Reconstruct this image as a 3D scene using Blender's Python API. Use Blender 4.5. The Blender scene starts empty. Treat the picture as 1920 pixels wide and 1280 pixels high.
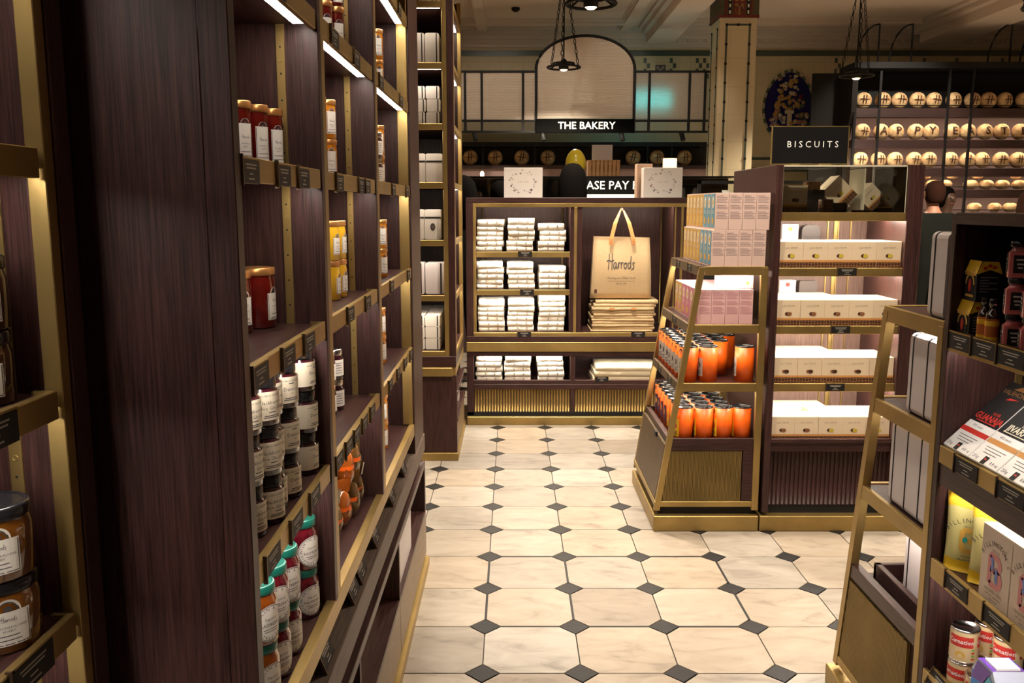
import bpy, math, random
from mathutils import Vector, Matrix
R = math.radians
random.seed(7)
U = 0.875            # all layout numbers below are in floor-tile units; one unit is 0.875 m
sc = bpy.context.scene
col = sc.collection

# ------------------------------------------------------------------ camera, world, exposure
cam_d = bpy.data.cameras.new('camera'); cam = bpy.data.objects.new('camera', cam_d); col.objects.link(cam)
cam.location = (0, 0, 1.6 * U)
cam.rotation_euler = (R(90) - math.atan(255 / 1650), 0, 0)
cam_d.sensor_width = 36; cam_d.lens = 1650 / 1920 * 36; cam_d.clip_start = 0.02; cam_d.clip_end = 60
sc.camera = cam
w = bpy.data.worlds.new('world'); sc.world = w; w.use_nodes = True
w.node_tree.nodes['Background'].inputs[0].default_value = (1.0, 0.80, 0.60, 1)
w.node_tree.nodes['Background'].inputs[1].default_value = 0.02
sc.view_settings.view_transform = 'Standard'; sc.view_settings.look = 'None'
sc.view_settings.gamma = 1.0; sc.view_settings.exposure = 0.10; sc.view_settings.use_curve_mapping = False
sc.cycles.use_denoising = True
sc.cycles.max_bounces = 8; sc.cycles.diffuse_bounces = 4; sc.cycles.transparent_max_bounces = 12
sc.cycles.sample_clamp_indirect = 4.0
PENDANT_W = 600.0      # spot in each hanging lamp
DOWNLIGHT_W = 75.0     # recessed spots over the aisle
LED = 36.0             # shelf light strips
WARM = (1.0, 0.84, 0.64)

# ------------------------------------------------------------------ materials
def nmat(name):
    m = bpy.data.materials.new(name); m.use_nodes = True
    nt = m.node_tree; b = nt.nodes['Principled BSDF']
    return m, nt, b
def mat(name, c, rough=0.5, metal=0.0, coat=0.0, var=0.0, scale=20.0, bump=0.0, trans=0.0, emis=None, es=0.0, spec=None):
    m, nt, b = nmat(name)
    b.inputs['Base Color'].default_value = (*c, 1); b.inputs['Roughness'].default_value = rough
    b.inputs['Metallic'].default_value = metal; b.inputs['Coat Weight'].default_value = coat
    b.inputs['Coat Roughness'].default_value = 0.08
    b.inputs['Transmission Weight'].default_value = trans
    if spec is not None: b.inputs['Specular IOR Level'].default_value = spec
    if emis: b.inputs['Emission Color'].default_value = (*emis, 1); b.inputs['Emission Strength'].default_value = es
    if var or bump:
        tc = nt.nodes.new('ShaderNodeTexCoord'); n = nt.nodes.new('ShaderNodeTexNoise')
        n.inputs['Scale'].default_value = scale; n.inputs['Detail'].default_value = 5
        nt.links.new(tc.outputs['Object'], n.inputs['Vector'])
        if var:
            mx = nt.nodes.new('ShaderNodeMix'); mx.data_type = 'RGBA'
            mx.inputs[6].default_value = (*[max(0, q * (1 - var)) for q in c], 1)
            mx.inputs[7].default_value = (*[min(1, q * (1 + var)) for q in c], 1)
            nt.links.new(n.outputs['Fac'], mx.inputs[0]); nt.links.new(mx.outputs[2], b.inputs['Base Color'])
        if bump:
            bp = nt.nodes.new('ShaderNodeBump'); bp.inputs['Strength'].default_value = bump; bp.inputs['Distance'].default_value = 0.01
            nt.links.new(n.outputs['Fac'], bp.inputs['Height']); nt.links.new(bp.outputs['Normal'], b.inputs['Normal'])
    return m
def wood(name, axis, dark, light, rough=0.42, k=1.0):
    m, nt, b = nmat(name)
    tc = nt.nodes.new('ShaderNodeTexCoord'); mp = nt.nodes.new('ShaderNodeMapping')
    s = [230 * k, 230 * k, 230 * k]; s[axis] = 6 * k; mp.inputs['Scale'].default_value = s
    n = nt.nodes.new('ShaderNodeTexNoise'); n.inputs['Scale'].default_value = 1.6; n.inputs['Detail'].default_value = 7; n.inputs['Roughness'].default_value = 0.62
    n2 = nt.nodes.new('ShaderNodeTexNoise'); n2.inputs['Scale'].default_value = 2.6; n2.inputs['Detail'].default_value = 3
    r = nt.nodes.new('ShaderNodeValToRGB')
    r.color_ramp.elements[0].position = 0.34; r.color_ramp.elements[0].color = (*dark, 1)
    r.color_ramp.elements[1].position = 0.68; r.color_ramp.elements[1].color = (*light, 1)
    mx = nt.nodes.new('ShaderNodeMix'); mx.data_type = 'RGBA'; mx.blend_type = 'MULTIPLY'; mx.inputs[0].default_value = 0.7
    r2 = nt.nodes.new('ShaderNodeValToRGB'); r2.color_ramp.elements[0].color = (.55, .52, .52, 1); r2.color_ramp.elements[1].color = (1.25, 1.15, 1.1, 1)
    bp = nt.nodes.new('ShaderNodeBump'); bp.inputs['Strength'].default_value = 0.18; bp.inputs['Distance'].default_value = 0.002
    L = nt.links.new
    L(tc.outputs['Object'], mp.inputs[0]); L(mp.outputs[0], n.inputs['Vector']); L(tc.outputs['Object'], n2.inputs['Vector'])
    L(n.outputs['Fac'], r.inputs[0]); L(n2.outputs['Fac'], r2.inputs[0])
    L(r.outputs[0], mx.inputs[6]); L(r2.outputs[0], mx.inputs[7]); L(mx.outputs[2], b.inputs['Base Color'])
    L(n.outputs['Fac'], bp.inputs['Height']); L(bp.outputs[0], b.inputs['Normal'])
    b.inputs['Roughness'].default_value = rough; b.inputs['Specular IOR Level'].default_value = .28
    return m
WD, WL = (0.0165, 0.0068, 0.0062), (0.074, 0.0325, 0.0290)
woodz = wood('dark_oak_vertical', 2, WD, WL); woody = wood('dark_oak_along', 1, WD, WL, 0.36); woodx = wood('dark_oak_across', 0, WD, WL)
def brass_mat(name, c, rough, axis):
    m, nt, b = nmat(name)
    tc = nt.nodes.new('ShaderNodeTexCoord'); mp = nt.nodes.new('ShaderNodeMapping')
    s = [260, 260, 260]; s[axis] = 4; mp.inputs['Scale'].default_value = s
    n = nt.nodes.new('ShaderNodeTexNoise'); n.inputs['Scale'].default_value = 1; n.inputs['Detail'].default_value = 2
    n2 = nt.nodes.new('ShaderNodeTexNoise'); n2.inputs['Scale'].default_value = 7; n2.inputs['Detail'].default_value = 5
    r = nt.nodes.new('ShaderNodeValToRGB'); r.color_ramp.elements[0].position = .3; r.color_ramp.elements[1].position = .75
    r.color_ramp.elements[0].color = (*[q * .78 for q in c], 1); r.color_ramp.elements[1].color = (*[min(1, q * 1.12) for q in c], 1)
    mr = nt.nodes.new('ShaderNodeMapRange'); mr.inputs[3].default_value = rough - .07; mr.inputs[4].default_value = rough + .12
    L = nt.links.new
    L(tc.outputs['Object'], mp.inputs[0]); L(mp.outputs[0], n.inputs['Vector']); L(tc.outputs['Object'], n2.inputs['Vector'])
    L(n2.outputs['Fac'], r.inputs[0]); L(r.outputs[0], b.inputs['Base Color']); L(n.outputs['Fac'], mr.inputs[0]); L(mr.outputs[0], b.inputs['Roughness'])
    b.inputs['Metallic'].default_value = 0.82
    return m
BC = (0.40, 0.275, 0.098)
brassz = brass_mat('brushed_brass_vertical', BC, .40, 2); brassy = brass_mat('brushed_brass_along', BC, .40, 1); brassx = brass_mat('brushed_brass_across', BC, .40, 0)
bronze = brass_mat('bronze_panel', (.14, .095, .055), .45, 2)
def marble_mat():
    m, nt, b = nmat('cream_marble')
    tc = nt.nodes.new('ShaderNodeTexCoord'); oi = nt.nodes.new('ShaderNodeObjectInfo')
    ad = nt.nodes.new('ShaderNodeVectorMath'); ad.operation = 'ADD'
    sc_ = nt.nodes.new('ShaderNodeVectorMath'); sc_.operation = 'SCALE'; sc_.inputs['Scale'].default_value = 37.0
    cmb = nt.nodes.new('ShaderNodeCombineXYZ')
    n = nt.nodes.new('ShaderNodeTexNoise'); n.inputs['Scale'].default_value = 5; n.inputs['Detail'].default_value = 8; n.inputs['Distortion'].default_value = 1.0; n.inputs['Roughness'].default_value = .6
    mp = nt.nodes.new('ShaderNodeMapping'); mp.inputs['Scale'].default_value = (1.0, 2.6, 1); mp.inputs['Rotation'].default_value = (0, 0, .6)
    r = nt.nodes.new('ShaderNodeValToRGB'); e = r.color_ramp.elements
    e[0].position = .24; e[0].color = (.165, .152, .140, 1); e[1].position = .44; e[1].color = (.312, .289, .259, 1)
    q = e.new(.68); q.color = (.375, .352, .320, 1)
    tint = nt.nodes.new('ShaderNodeValToRGB'); t = tint.color_ramp.elements
    t[0].position = 0; t[0].color = (.72, .62, .53, 1); t[1].position = 1; t[1].color = (1.02, 1.0, .97, 1)
    t2 = t.new(.45); t2.color = (.95, .83, .70, 1); t3 = t.new(.2); t3.color = (.82, .79, .76, 1)
    mx = nt.nodes.new('ShaderNodeMix'); mx.data_type = 'RGBA'; mx.blend_type = 'MULTIPLY'; mx.inputs[0].default_value = 1
    L = nt.links.new
    for i in range(3): L(oi.outputs['Random'], cmb.inputs[i])
    L(cmb.outputs[0], sc_.inputs[0]); L(sc_.outputs[0], ad.inputs[1]); L(tc.outputs['Object'], mp.inputs[0]); L(mp.outputs[0], ad.inputs[0])
    L(ad.outputs[0], n.inputs['Vector']); L(n.outputs['Fac'], r.inputs[0]); L(oi.outputs['Random'], tint.inputs[0])
    L(r.outputs[0], mx.inputs[6]); L(tint.outputs[0], mx.inputs[7]); L(mx.outputs[2], b.inputs['Base Color'])
    b.inputs['Roughness'].default_value = .40; b.inputs['Specular IOR Level'].default_value = .22
    return m
marble = marble_mat()
slate = mat('dark_slate', (.016, .015, .0155), .5, var=.5, scale=18, spec=.2)
grout = mat('grout', (.05, .042, .035), .8)
blackm = mat('black_steel', (.009, .009, .010), .6, spec=.25)
blackp = mat('black_card', (.010, .009, .009), .6, spec=.3)
black_gloss = mat('black_gloss', (.008, .008, .009), .12)
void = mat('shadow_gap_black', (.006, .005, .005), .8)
greytxt = mat('grey_print', (.36, .33, .29), .7)
lighttxt = mat('pale_print', (.55, .5, .43), .6)
darktxt = mat('dark_print', (.05, .045, .05), .7)
cream = mat('cream_paper', (.72, .64, .49), .6)
white_lbl = mat('white_label', (.78, .73, .65), .55)
whitecard = mat('white_card', (.82, .77, .72), .5)
tin_white = mat('white_tin', (.56, .50, .50), .38)
boxgrey = mat('pale_box', (.66, .61, .56), .5)
led = mat('led_strip', (1, 1, 1), emis=(1.0, .90, .80), es=LED); led_hi = mat('bright_led_strip', (1, 1, 1), emis=(1.0, .88, .72), es=LED * 1.9)
alu = mat('aluminium', (.6, .6, .6), .35, 1)
chrome = mat('silver_lid', (.75, .74, .72), .18, 1)
goldlid = mat('copper_gold_lid', (.62, .30, .10), .3, .75)
blacklid = mat('black_lid', (.01, .01, .012), .2)
teallid = mat('teal_lid', (.004, .085, .062), .3)
jamred = mat('red_jam', (.11, .005, .004), .12, coat=1, var=.6, scale=60)
jamdark = mat('damson_jam', (.028, .003, .008), .1, coat=1)
jamrasp = mat('raspberry_jam', (.09, .004, .010), .12, coat=1, var=.8, scale=90)
jamorange = mat('marmalade', (.20, .045, .005), .12, coat=1, var=.4, scale=40)
amber = mat('amber_preserve', (.50, .17, .01), .12, coat=1)
honey = mat('honey', (.15, .052, .006), .08, coat=1, var=.5, scale=9)
darkhoney = mat('dark_honey', (.05, .02, .006), .08, coat=1)
lemon = mat('lemon_curd', (.70, .40, .02), .15, coat=1)
glassm, _nt, _b = nmat('clear_glass')
_g = _nt.nodes.new('ShaderNodeBsdfGlossy'); _g.inputs['Roughness'].default_value = .02
_t = _nt.nodes.new('ShaderNodeBsdfTransparent'); _t.inputs[0].default_value = (.93, .94, .92, 1)
_f = _nt.nodes.new('ShaderNodeFresnel'); _f.inputs[0].default_value = 1.45; _mx = _nt.nodes.new('ShaderNodeMixShader')
_nt.links.new(_f.outputs[0], _mx.inputs[0]); _nt.links.new(_t.outputs[0], _mx.inputs[1]); _nt.links.new(_g.outputs[0], _mx.inputs[2])
_nt.links.new(_mx.outputs[0], _nt.nodes['Material Output'].inputs[0])
orange = mat('orange_card', (.86, .125, .004), .42)
purple = mat('purple_print', (.10, .02, .07), .6)
yellow = mat('yellow_print', (.80, .50, .02), .5)
pinkb = mat('pink_carton', (.66, .40, .41), .5)
pinkd = mat('pink_print', (.60, .16, .26), .5)
blueb = mat('blue_print', (.12, .33, .45), .5)
blushcard = mat('blush_carton', (.62, .45, .40), .5)
ochre = mat('ochre_print', (.62, .36, .06), .5)
canvas = mat('natural_canvas', (.56, .40, .225), .85, var=.12, scale=120, bump=.15)
leather = mat('tan_leather', (.55, .23, .07), .5)
cotton = mat('white_cotton', (.82, .76, .66), .85, var=.06, scale=60, bump=.2)
greyst = mat('grey_weave', (.36, .32, .28), .9)
redp = mat('red_print', (.55, .03, .02), .5)
greenp = mat('green_print', (.18, .50, .06), .5)
white_p = mat('white_print', (.80, .78, .74), .5)
skin_l = mat('skin_light', (.30, .14, .09), .6); skin_d = mat('skin_dark', (.07, .035, .022), .5)
hair_b = mat('black_hair', (.0025, .002, .002), .9, spec=.04); hair_r = mat('auburn_hair', (.022, .009, .006), .9, spec=.05)
cloth_d = mat('dark_cloth', (.008, .009, .008), .95, spec=.04); cloth_w = mat('white_cloth', (.6, .6, .6), .8)
def crust():
    m, nt, b = nmat('bread_crust')
    tc = nt.nodes.new('ShaderNodeTexCoord'); n = nt.nodes.new('ShaderNodeTexNoise'); n.inputs['Scale'].default_value = 14; n.inputs['Detail'].default_value = 6
    r = nt.nodes.new('ShaderNodeValToRGB'); e = r.color_ramp.elements
    e[0].position = .30; e[0].color = (.40, .16, .05, 1); e[1].position = .56; e[1].color = (.84, .62, .34, 1)
    nt.links.new(tc.outputs['Object'], n.inputs['Vector']); nt.links.new(n.outputs['Fac'], r.inputs[0]); nt.links.new(r.outputs[0], b.inputs['Base Color'])
    b.inputs['Roughness'].default_value = .75
    return m
crustm = crust(); scorem = mat('dark_score', (.05, .016, .006), .8)
plaster = mat('ceiling_plaster', (.60, .50, .42), .85)
def tile_wall(name, c, w_, h_):
    m, nt, b = nmat(name)
    tc = nt.nodes.new('ShaderNodeTexCoord'); mp = nt.nodes.new('ShaderNodeMapping'); mp.inputs['Rotation'].default_value = (R(90), 0, 0)
    br = nt.nodes.new('ShaderNodeTexBrick'); br.offset = 0
    br.inputs['Color1'].default_value = (*c, 1); br.inputs['Color2'].default_value = (*[q * .95 for q in c], 1); br.inputs['Mortar'].default_value = (*[q * .84 for q in c], 1)
    br.inputs['Scale'].default_value = 1; br.inputs['Mortar Size'].default_value = .004; br.inputs['Brick Width'].default_value = w_; br.inputs['Row Height'].default_value = h_
    nt.links.new(tc.outputs['Object'], mp.inputs[0]); nt.links.new(mp.outputs[0], br.inputs['Vector']); nt.links.new(br.outputs[0], b.inputs['Base Color'])
    b.inputs['Roughness'].default_value = .45
    return m
walltile = tile_wall('cream_wall_tile', (.58, .46, .28), .15, .15)
coltile = tile_wall('cream_column_tile', (.62, .53, .35), .6, .3)
greentile = mat('green_tile', (.055, .075, .055), .3)
def reeded():
    m, nt, b = nmat('reeded_glass')
    tc = nt.nodes.new('ShaderNodeTexCoord'); wv = nt.nodes.new('ShaderNodeTexWave'); wv.bands_direction = 'Z'; wv.inputs['Scale'].default_value = 18
    bp = nt.nodes.new('ShaderNodeBump'); bp.inputs['Strength'].default_value = .5; bp.inputs['Distance'].default_value = .01
    nt.links.new(tc.outputs['Object'], wv.inputs['Vector']); nt.links.new(wv.outputs['Fac'], bp.inputs['Height'])
    nt.links.new(bp.outputs[0], b.inputs['Normal'])
    b.inputs['Base Color'].default_value = (.74, .64, .54, 1); b.inputs['Transmission Weight'].default_value = .14; b.inputs['Roughness'].default_value = .38
    return m
reed = reeded(); reed_clear = reeded(); reed_clear.name = 'reeded_glass_clear'; reed_clear.node_tree.nodes['Principled BSDF'].inputs['Transmission Weight'].default_value = .5
glow_m = mat('cyan_glow', (.02, .3, .35), .4, emis=(.05, .75, .85), es=5.0)
sign_em = mat('lit_letters', (1, 1, 1), emis=(1, .93, .70), es=1.6)
bulb_em = mat('lamp_bulb', (1, 1, 1), emis=(1, .66, .34), es=9)
def patt():
    m, nt, b = nmat('brown_lattice_print')
    tc = nt.nodes.new('ShaderNodeTexCoord'); v = nt.nodes.new('ShaderNodeTexVoronoi'); v.inputs['Scale'].default_value = 75; v.feature = 'DISTANCE_TO_EDGE'; v.inputs['Randomness'].default_value = .25
    r = nt.nodes.new('ShaderNodeValToRGB'); e = r.color_ramp.elements
    e[0].position = .07; e[0].color = (.25, .12, .05, 1); e[1].position = .12; e[1].color = (.045, .013, .006, 1)
    nt.links.new(tc.outputs['Object'], v.inputs['Vector']); nt.links.new(v.outputs[0], r.inputs[0]); nt.links.new(r.outputs[0], b.inputs['Base Color'])
    return m
lattice = patt()
biscard = mat('cream_carton', (.70, .56, .40), .5)
tanband = mat('tan_band', (.58, .27, .08), .5)

# ------------------------------------------------------------------ mesh building
class MB:
    def __init__(s): s.v = []; s.f = []; s.m = []; s.s = []
    def face(s, idx, m=0, sm=False): s.f.append(tuple(idx)); s.m.append(m); s.s.append(sm)
    def quad(s, pts, m=0, sm=False):
        n = len(s.v); s.v += [tuple(p) for p in pts]; s.face(range(n, n + len(pts)), m, sm); return s
    def box(s, x0, x1, y0, y1, z0, z1, m=0, c=0.0, M=None):
        n = len(s.v)
        if not c:
            P = [(x, y, z) for x in (x0, x1) for y in (y0, y1) for z in (z0, z1)]
            F = [(0, 1, 3, 2), (4, 6, 7, 5), (0, 4, 5, 1), (2, 3, 7, 6), (0, 2, 6, 4), (1, 5, 7, 3)]
        else:
            P = []; F = []
            lo, hi = (x0, y0, z0), (x1, y1, z1)
            def vid(i, a): return i * 3 + a
            for i in range(8):
                b = [(hi if (i >> (2 - k)) & 1 else lo)[k] for k in range(3)]
                sg = [-1 if (i >> (2 - k)) & 1 else 1 for k in range(3)]
                for a in range(3):     # vertex a lies on the face normal to axis a
                    P.append(tuple(b[k] + (0 if k == a else sg[k] * c) for k in range(3)))
            base = [(0, 1, 3, 2), (4, 6, 7, 5), (0, 4, 5, 1), (2, 3, 7, 6), (0, 2, 6, 4), (1, 5, 7, 3)]
            for q, a in zip(base, (0, 0, 1, 1, 2, 2)): F.append(tuple(vid(i, a) for i in q))
            for i in range(8):
                flip = bin(i).count('1') % 2
                t = [vid(i, 0), vid(i, 1), vid(i, 2)]; F.append(tuple(t if flip else t[::-1]))
                for k in range(3):
                    j = i ^ (1 << (2 - k))
                    if j > i:
                        a, b2 = [q for q in range(3) if q != k]
                        qd = (vid(i, a), vid(j, a), vid(j, b2), vid(i, b2))
                        F.append(qd)
        if M is not None: P = [tuple(M @ Vector(p)) for p in P]
        s.v += P
        for q in F: s.face([n + i for i in q], m)
        return s
    def lathe(s, prof, seg=16, m=0, o=(0, 0, 0), sm=True, cap=True, sx=1, sy=1):
        n = len(s.v); k = len(prof)
        for (r, z) in prof:
            for i in range(seg):
                a = 2 * math.pi * i / seg; s.v.append((o[0] + r * math.cos(a) * sx, o[1] + r * math.sin(a) * sy, o[2] + z))
        for j in range(k - 1):
            mm = m[j] if isinstance(m, (list, tuple)) else m
            for i in range(seg):
                i2 = (i + 1) % seg; s.face((n + j * seg + i, n + j * seg + i2, n + (j + 1) * seg + i2, n + (j + 1) * seg + i), mm, sm)
        if cap:
            m0 = m[0] if isinstance(m, (list, tuple)) else m; m1 = m[-1] if isinstance(m, (list, tuple)) else m
            s.face([n + i for i in range(seg)][::-1], m0); s.face([n + (k - 1) * seg + i for i in range(seg)], m1)
        return s
    def tube(s, pts, r, seg=8, m=0, closed=False):
        n = len(s.v); P = [Vector(p) for p in pts]; k = len(P)
        for i, p in enumerate(P):
            a = P[(i - 1) % k] if (closed or i) else p; b = P[(i + 1) % k] if (closed or i < k - 1) else p
            t = (b - a).normalized(); up = Vector((0, 0, 1)) if abs(t.z) < .9 else Vector((1, 0, 0))
            u = t.cross(up).normalized(); v = t.cross(u)
            for j in range(seg):
                an = 2 * math.pi * j / seg; q = p + u * (r * math.cos(an)) + v * (r * math.sin(an)); s.v.append(tuple(q))
        for i in range(k if closed else k - 1):
            i2 = (i + 1) % k
            for j in range(seg):
                j2 = (j + 1) % seg; s.face((n + i * seg + j, n + i * seg + j2, n + i2 * seg + j2, n + i2 * seg + j), m, True)
        if not closed: s.face([n + j for j in range(seg)], m); s.face([n + (k - 1) * seg + j for j in range(seg)][::-1], m)
        return s
    def prism(s, poly, f0, f1, m=0):
        """poly: 2-D outline; f0/f1 map (a, b) to the two end points in 3-D"""
        n = len(s.v); k = len(poly)
        s.v += [tuple(f0(*p)) for p in poly] + [tuple(f1(*p)) for p in poly]
        s.face(range(n, n + k), m); s.face([n + k + i for i in range(k)][::-1], m)
        for i in range(k):
            j = (i + 1) % k; s.face((n + i, n + k + i, n + k + j, n + j), m)
        return s
    def flat(s, V, F, fn, m=0):
        n = len(s.v); s.v += [tuple(fn(x, y)) for x, y in V]
        for q in F: s.face([n + i for i in q], m)
        return s
    def ell(s, c, r, seg=16, rings=9, m=0):
        prof = [(math.sin(math.pi * i / rings), -math.cos(math.pi * i / rings)) for i in range(1, rings)]
        n = len(s.v)
        s.lathe([(a, b) for a, b in prof], seg, m)
        for i in range(n, len(s.v)):
            x, y, z = s.v[i]; s.v[i] = (c[0] + x * r[0], c[1] + y * r[1], c[2] + z * r[2])
        return s
    def mesh(s, name, mats):
        me = bpy.data.meshes.new(name); me.from_pydata([(x * U, y * U, z * U) for x, y, z in s.v], [], s.f)
        for q in (mats if isinstance(mats, (list, tuple)) else [mats]): me.materials.append(q)
        me.polygons.foreach_set('material_index', s.m); me.polygons.foreach_set('use_smooth', s.s); me.update()
        return me
def link(name, data, parent=None, loc=(0, 0, 0), rot=(0, 0, 0), scale=1.0):
    o = bpy.data.objects.new(name, data); col.objects.link(o)
    o.location = tuple(q * U for q in loc); o.rotation_euler = rot
    if scale != 1.0: o.scale = (scale,) * 3 if not isinstance(scale, tuple) else scale
    if parent: o.parent = parent
    return o
def tag(o, label=None, cat=None, group=None, kind=None):
    if label: o['label'] = label
    if cat: o['category'] = cat
    if group: o['group'] = group
    if kind: o['kind'] = kind
    return o
def thing(name, label, cat, loc=(0, 0, 0), rz=0, group=None, rot=None, scale=1.0):
    o = link(name, None, None, loc, rot or (0, 0, rz), scale); o.empty_display_size = .02
    return tag(o, label, cat, group)
def part(name, mb, mats, parent, loc=(0, 0, 0), rot=(0, 0, 0), label=None):
    o = link(name, mb.mesh(name, mats) if isinstance(mb, MB) else mb, parent, loc, rot)
    if label: o['label'] = label
    return o
def solo(name, mb, mats, label, cat, loc=(0, 0, 0), rz=0, group=None, rot=None):
    return tag(link(name, mb.mesh(name, mats) if isinstance(mb, MB) else mb, None, loc, rot or (0, 0, rz)), label, cat, group)
def struct(name, mb, mats, loc=(0, 0, 0), label=None):
    o = link(name, mb.mesh(name, mats), None, loc); o['kind'] = 'structure'
    if label: o['label'] = label
    return o
def spawn(kit, name, label, cat, loc, rz=0, group=None, rot=None, scale=1.0):
    """kit: list of (part name, mesh, index of the parent part or None); copies share mesh data"""
    t = thing(name, label, cat, loc, rz, group, rot, scale); made = []
    for pn, me, pi in kit: made.append(link(pn, me, t if pi is None else made[pi]))
    return t
ORD = ['first', 'second', 'third', 'fourth', 'fifth', 'sixth', 'seventh', 'eighth', 'ninth', 'tenth', 'eleventh', 'twelfth']

# ------------------------------------------------------------------ lettering
_tx = {}
def text2d(s, res=1, bold=0.0):
    """outline of a string, cap height about 0.7, centred; returns verts, faces"""
    if (s, res, bold) in _tx: return _tx[(s, res, bold)]
    cu = bpy.data.curves.new('lettering', 'FONT'); cu.body = s; cu.align_x = 'CENTER'; cu.align_y = 'CENTER'; cu.resolution_u = res; cu.offset = bold; cu.fill_mode = 'FRONT'
    o = bpy.data.objects.new('lettering', cu); col.objects.link(o)
    me = bpy.data.meshes.new_from_object(o.evaluated_get(bpy.context.evaluated_depsgraph_get()))
    V = [(v.co.x, v.co.y) for v in me.vertices]; F = [tuple(p.vertices) for p in me.polygons]
    bpy.data.objects.remove(o); bpy.data.curves.remove(cu); bpy.data.meshes.remove(me)
    _tx[(s, res, bold)] = (V, F); return V, F
def ribbon(pts, wd):
    """flat stroke through smoothed points"""
    P = []
    for i in range(len(pts) - 1):
        p0 = pts[max(i - 1, 0)]; p1 = pts[i]; p2 = pts[i + 1]; p3 = pts[min(i + 2, len(pts) - 1)]
        for t in (0, .25, .5, .75):
            P.append(tuple(.5 * (2 * p1[k] + (p2[k] - p0[k]) * t + (2 * p0[k] - 5 * p1[k] + 4 * p2[k] - p3[k]) * t * t + (3 * p1[k] - p0[k] - 3 * p2[k] + p3[k]) * t ** 3) for k in (0, 1)))
    P.append(pts[-1]); V = []; F = []
    for i, p in enumerate(P):
        a = P[max(i - 1, 0)]; b = P[min(i + 1, len(P) - 1)]; dx, dy = b[0] - a[0], b[1] - a[1]; l = math.hypot(dx, dy) or 1
        V += [(p[0] - dy / l * wd, p[1] + dx / l * wd), (p[0] + dy / l * wd, p[1] - dx / l * wd)]
        if i: n = 2 * i; F.append((n - 2, n - 1, n + 1, n))
    return V, F
def script2d():
    S = [[(.13, 1.02), (.09, .5), (.02, -.06)], [(.40, 1.05), (.37, .5), (.33, -.08)], [(-.14, .50), (.08, .57), (.28, .50), (.56, .58)],
         [(.74, .36), (.64, .42), (.53, .32), (.50, .12), (.57, .01), (.67, .10), (.75, .38), (.74, .12), (.80, .02), (.88, .12)],
         [(.88, .12), (.95, .44), (.94, .02)], [(.94, .24), (1.02, .40), (1.13, .38)],
         [(1.18, .44), (1.18, .02)], [(1.18, .24), (1.27, .41), (1.38, .38)],
         [(1.55, .40), (1.44, .30), (1.44, .10), (1.55, .01), (1.66, .12), (1.66, .30), (1.55, .40), (1.62, .38), (1.74, .36)],
         [(2.0, .34), (1.88, .40), (1.79, .26), (1.80, .08), (1.90, .01), (2.0, .14), (2.06, .86), (2.02, .4), (2.04, .05)],
         [(2.38, .36), (2.28, .42), (2.20, .33), (2.30, .20), (2.30, .04), (2.18, -.02), (2.08, -.10)]]
    V = []; F = []
    for s in S:
        v, f = ribbon(s, .034); n = len(V); V += v; F += [tuple(i + n for i in q) for q in f]
    return [((x - 1.12), (y - .4)) for x, y in V], F
SCRIPT = script2d()
def cyl(r, a0, z0):
    """bend a flat drawing round an upright cylinder; a0 is the facing angle"""
    return lambda x, y: (r * math.cos(a0 + x / r), r * math.sin(a0 + x / r), z0 + y)
def grid2d(x0, x1, y0, y1, nx=1, ny=1):
    V = [(x0 + (x1 - x0) * i / nx, y0 + (y1 - y0) * j / ny) for j in range(ny + 1) for i in range(nx + 1)]
    F = [(j * (nx + 1) + i, j * (nx + 1) + i + 1, (j + 1) * (nx + 1) + i + 1, (j + 1) * (nx + 1) + i) for j in range(ny) for i in range(nx)]
    return V, F
def disc2d(rx, ry, n=18, cx=0, cy=0):
    return [(cx + rx * math.cos(2 * math.pi * i / n), cy + ry * math.sin(2 * math.pi * i / n)) for i in range(n)], [tuple(range(n))]
def scl(d, k, dx=0, dy=0, ky=None): return [(x * k + dx, y * (ky or k) + dy) for x, y in d[0]], d[1]
# planes a flat drawing can be put on (x to the reader's right, y up)
def face_ny(ox, oy, oz): return lambda x, y: (ox + x, oy, oz + y)        # read by someone looking along +Y
def face_nx(ox, oy, oz): return lambda x, y: (ox, oy - x, oz + y)        # surface facing -X
def face_px(ox, oy, oz): return lambda x, y: (ox, oy + x, oz + y)        # surface facing +X
# ------------------------------------------------------------------ room shell
RX0, RX1, RY0, RY1, RZ = -1.40, 9.6, -3.0, 14.0, 4.25
floor = struct('floor', MB().box(RX0, RX1, RY0, RY1, -.10, -.011), grout)
TX, TY, T0X, T0Y, DG, GAP = .3437, .3415, -.103, 3.86, .058, .0022
def octo(cx, cy):
    hx, hy, d = TX / 2 - GAP, TY / 2 - GAP, DG + GAP * .6
    return [(cx + x, cy + y) for x, y in ((-hx + d, -hy), (hx - d, -hy), (hx, -hy + d), (hx, hy - d), (hx - d, hy), (-hx + d, hy), (-hx, hy - d), (-hx, -hy + d))]
def diam(cx, cy):
    d = DG - GAP
    return [(cx - d, cy), (cx, cy - d), (cx + d, cy), (cx, cy + d)]
def slab(mb, poly, zt, m=0): mb.prism(poly, lambda a, b: (a, b, -.012), lambda a, b: (a, b, zt), m)
om = MB(); slab(om, octo(0, 0), 0); octm = om.mesh('marble_tile', marble)
dm = MB(); slab(dm, diam(0, 0), 0); diam_m = dm.mesh('slate_inset', slate)
rest_o, rest_d = MB(), MB()
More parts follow.
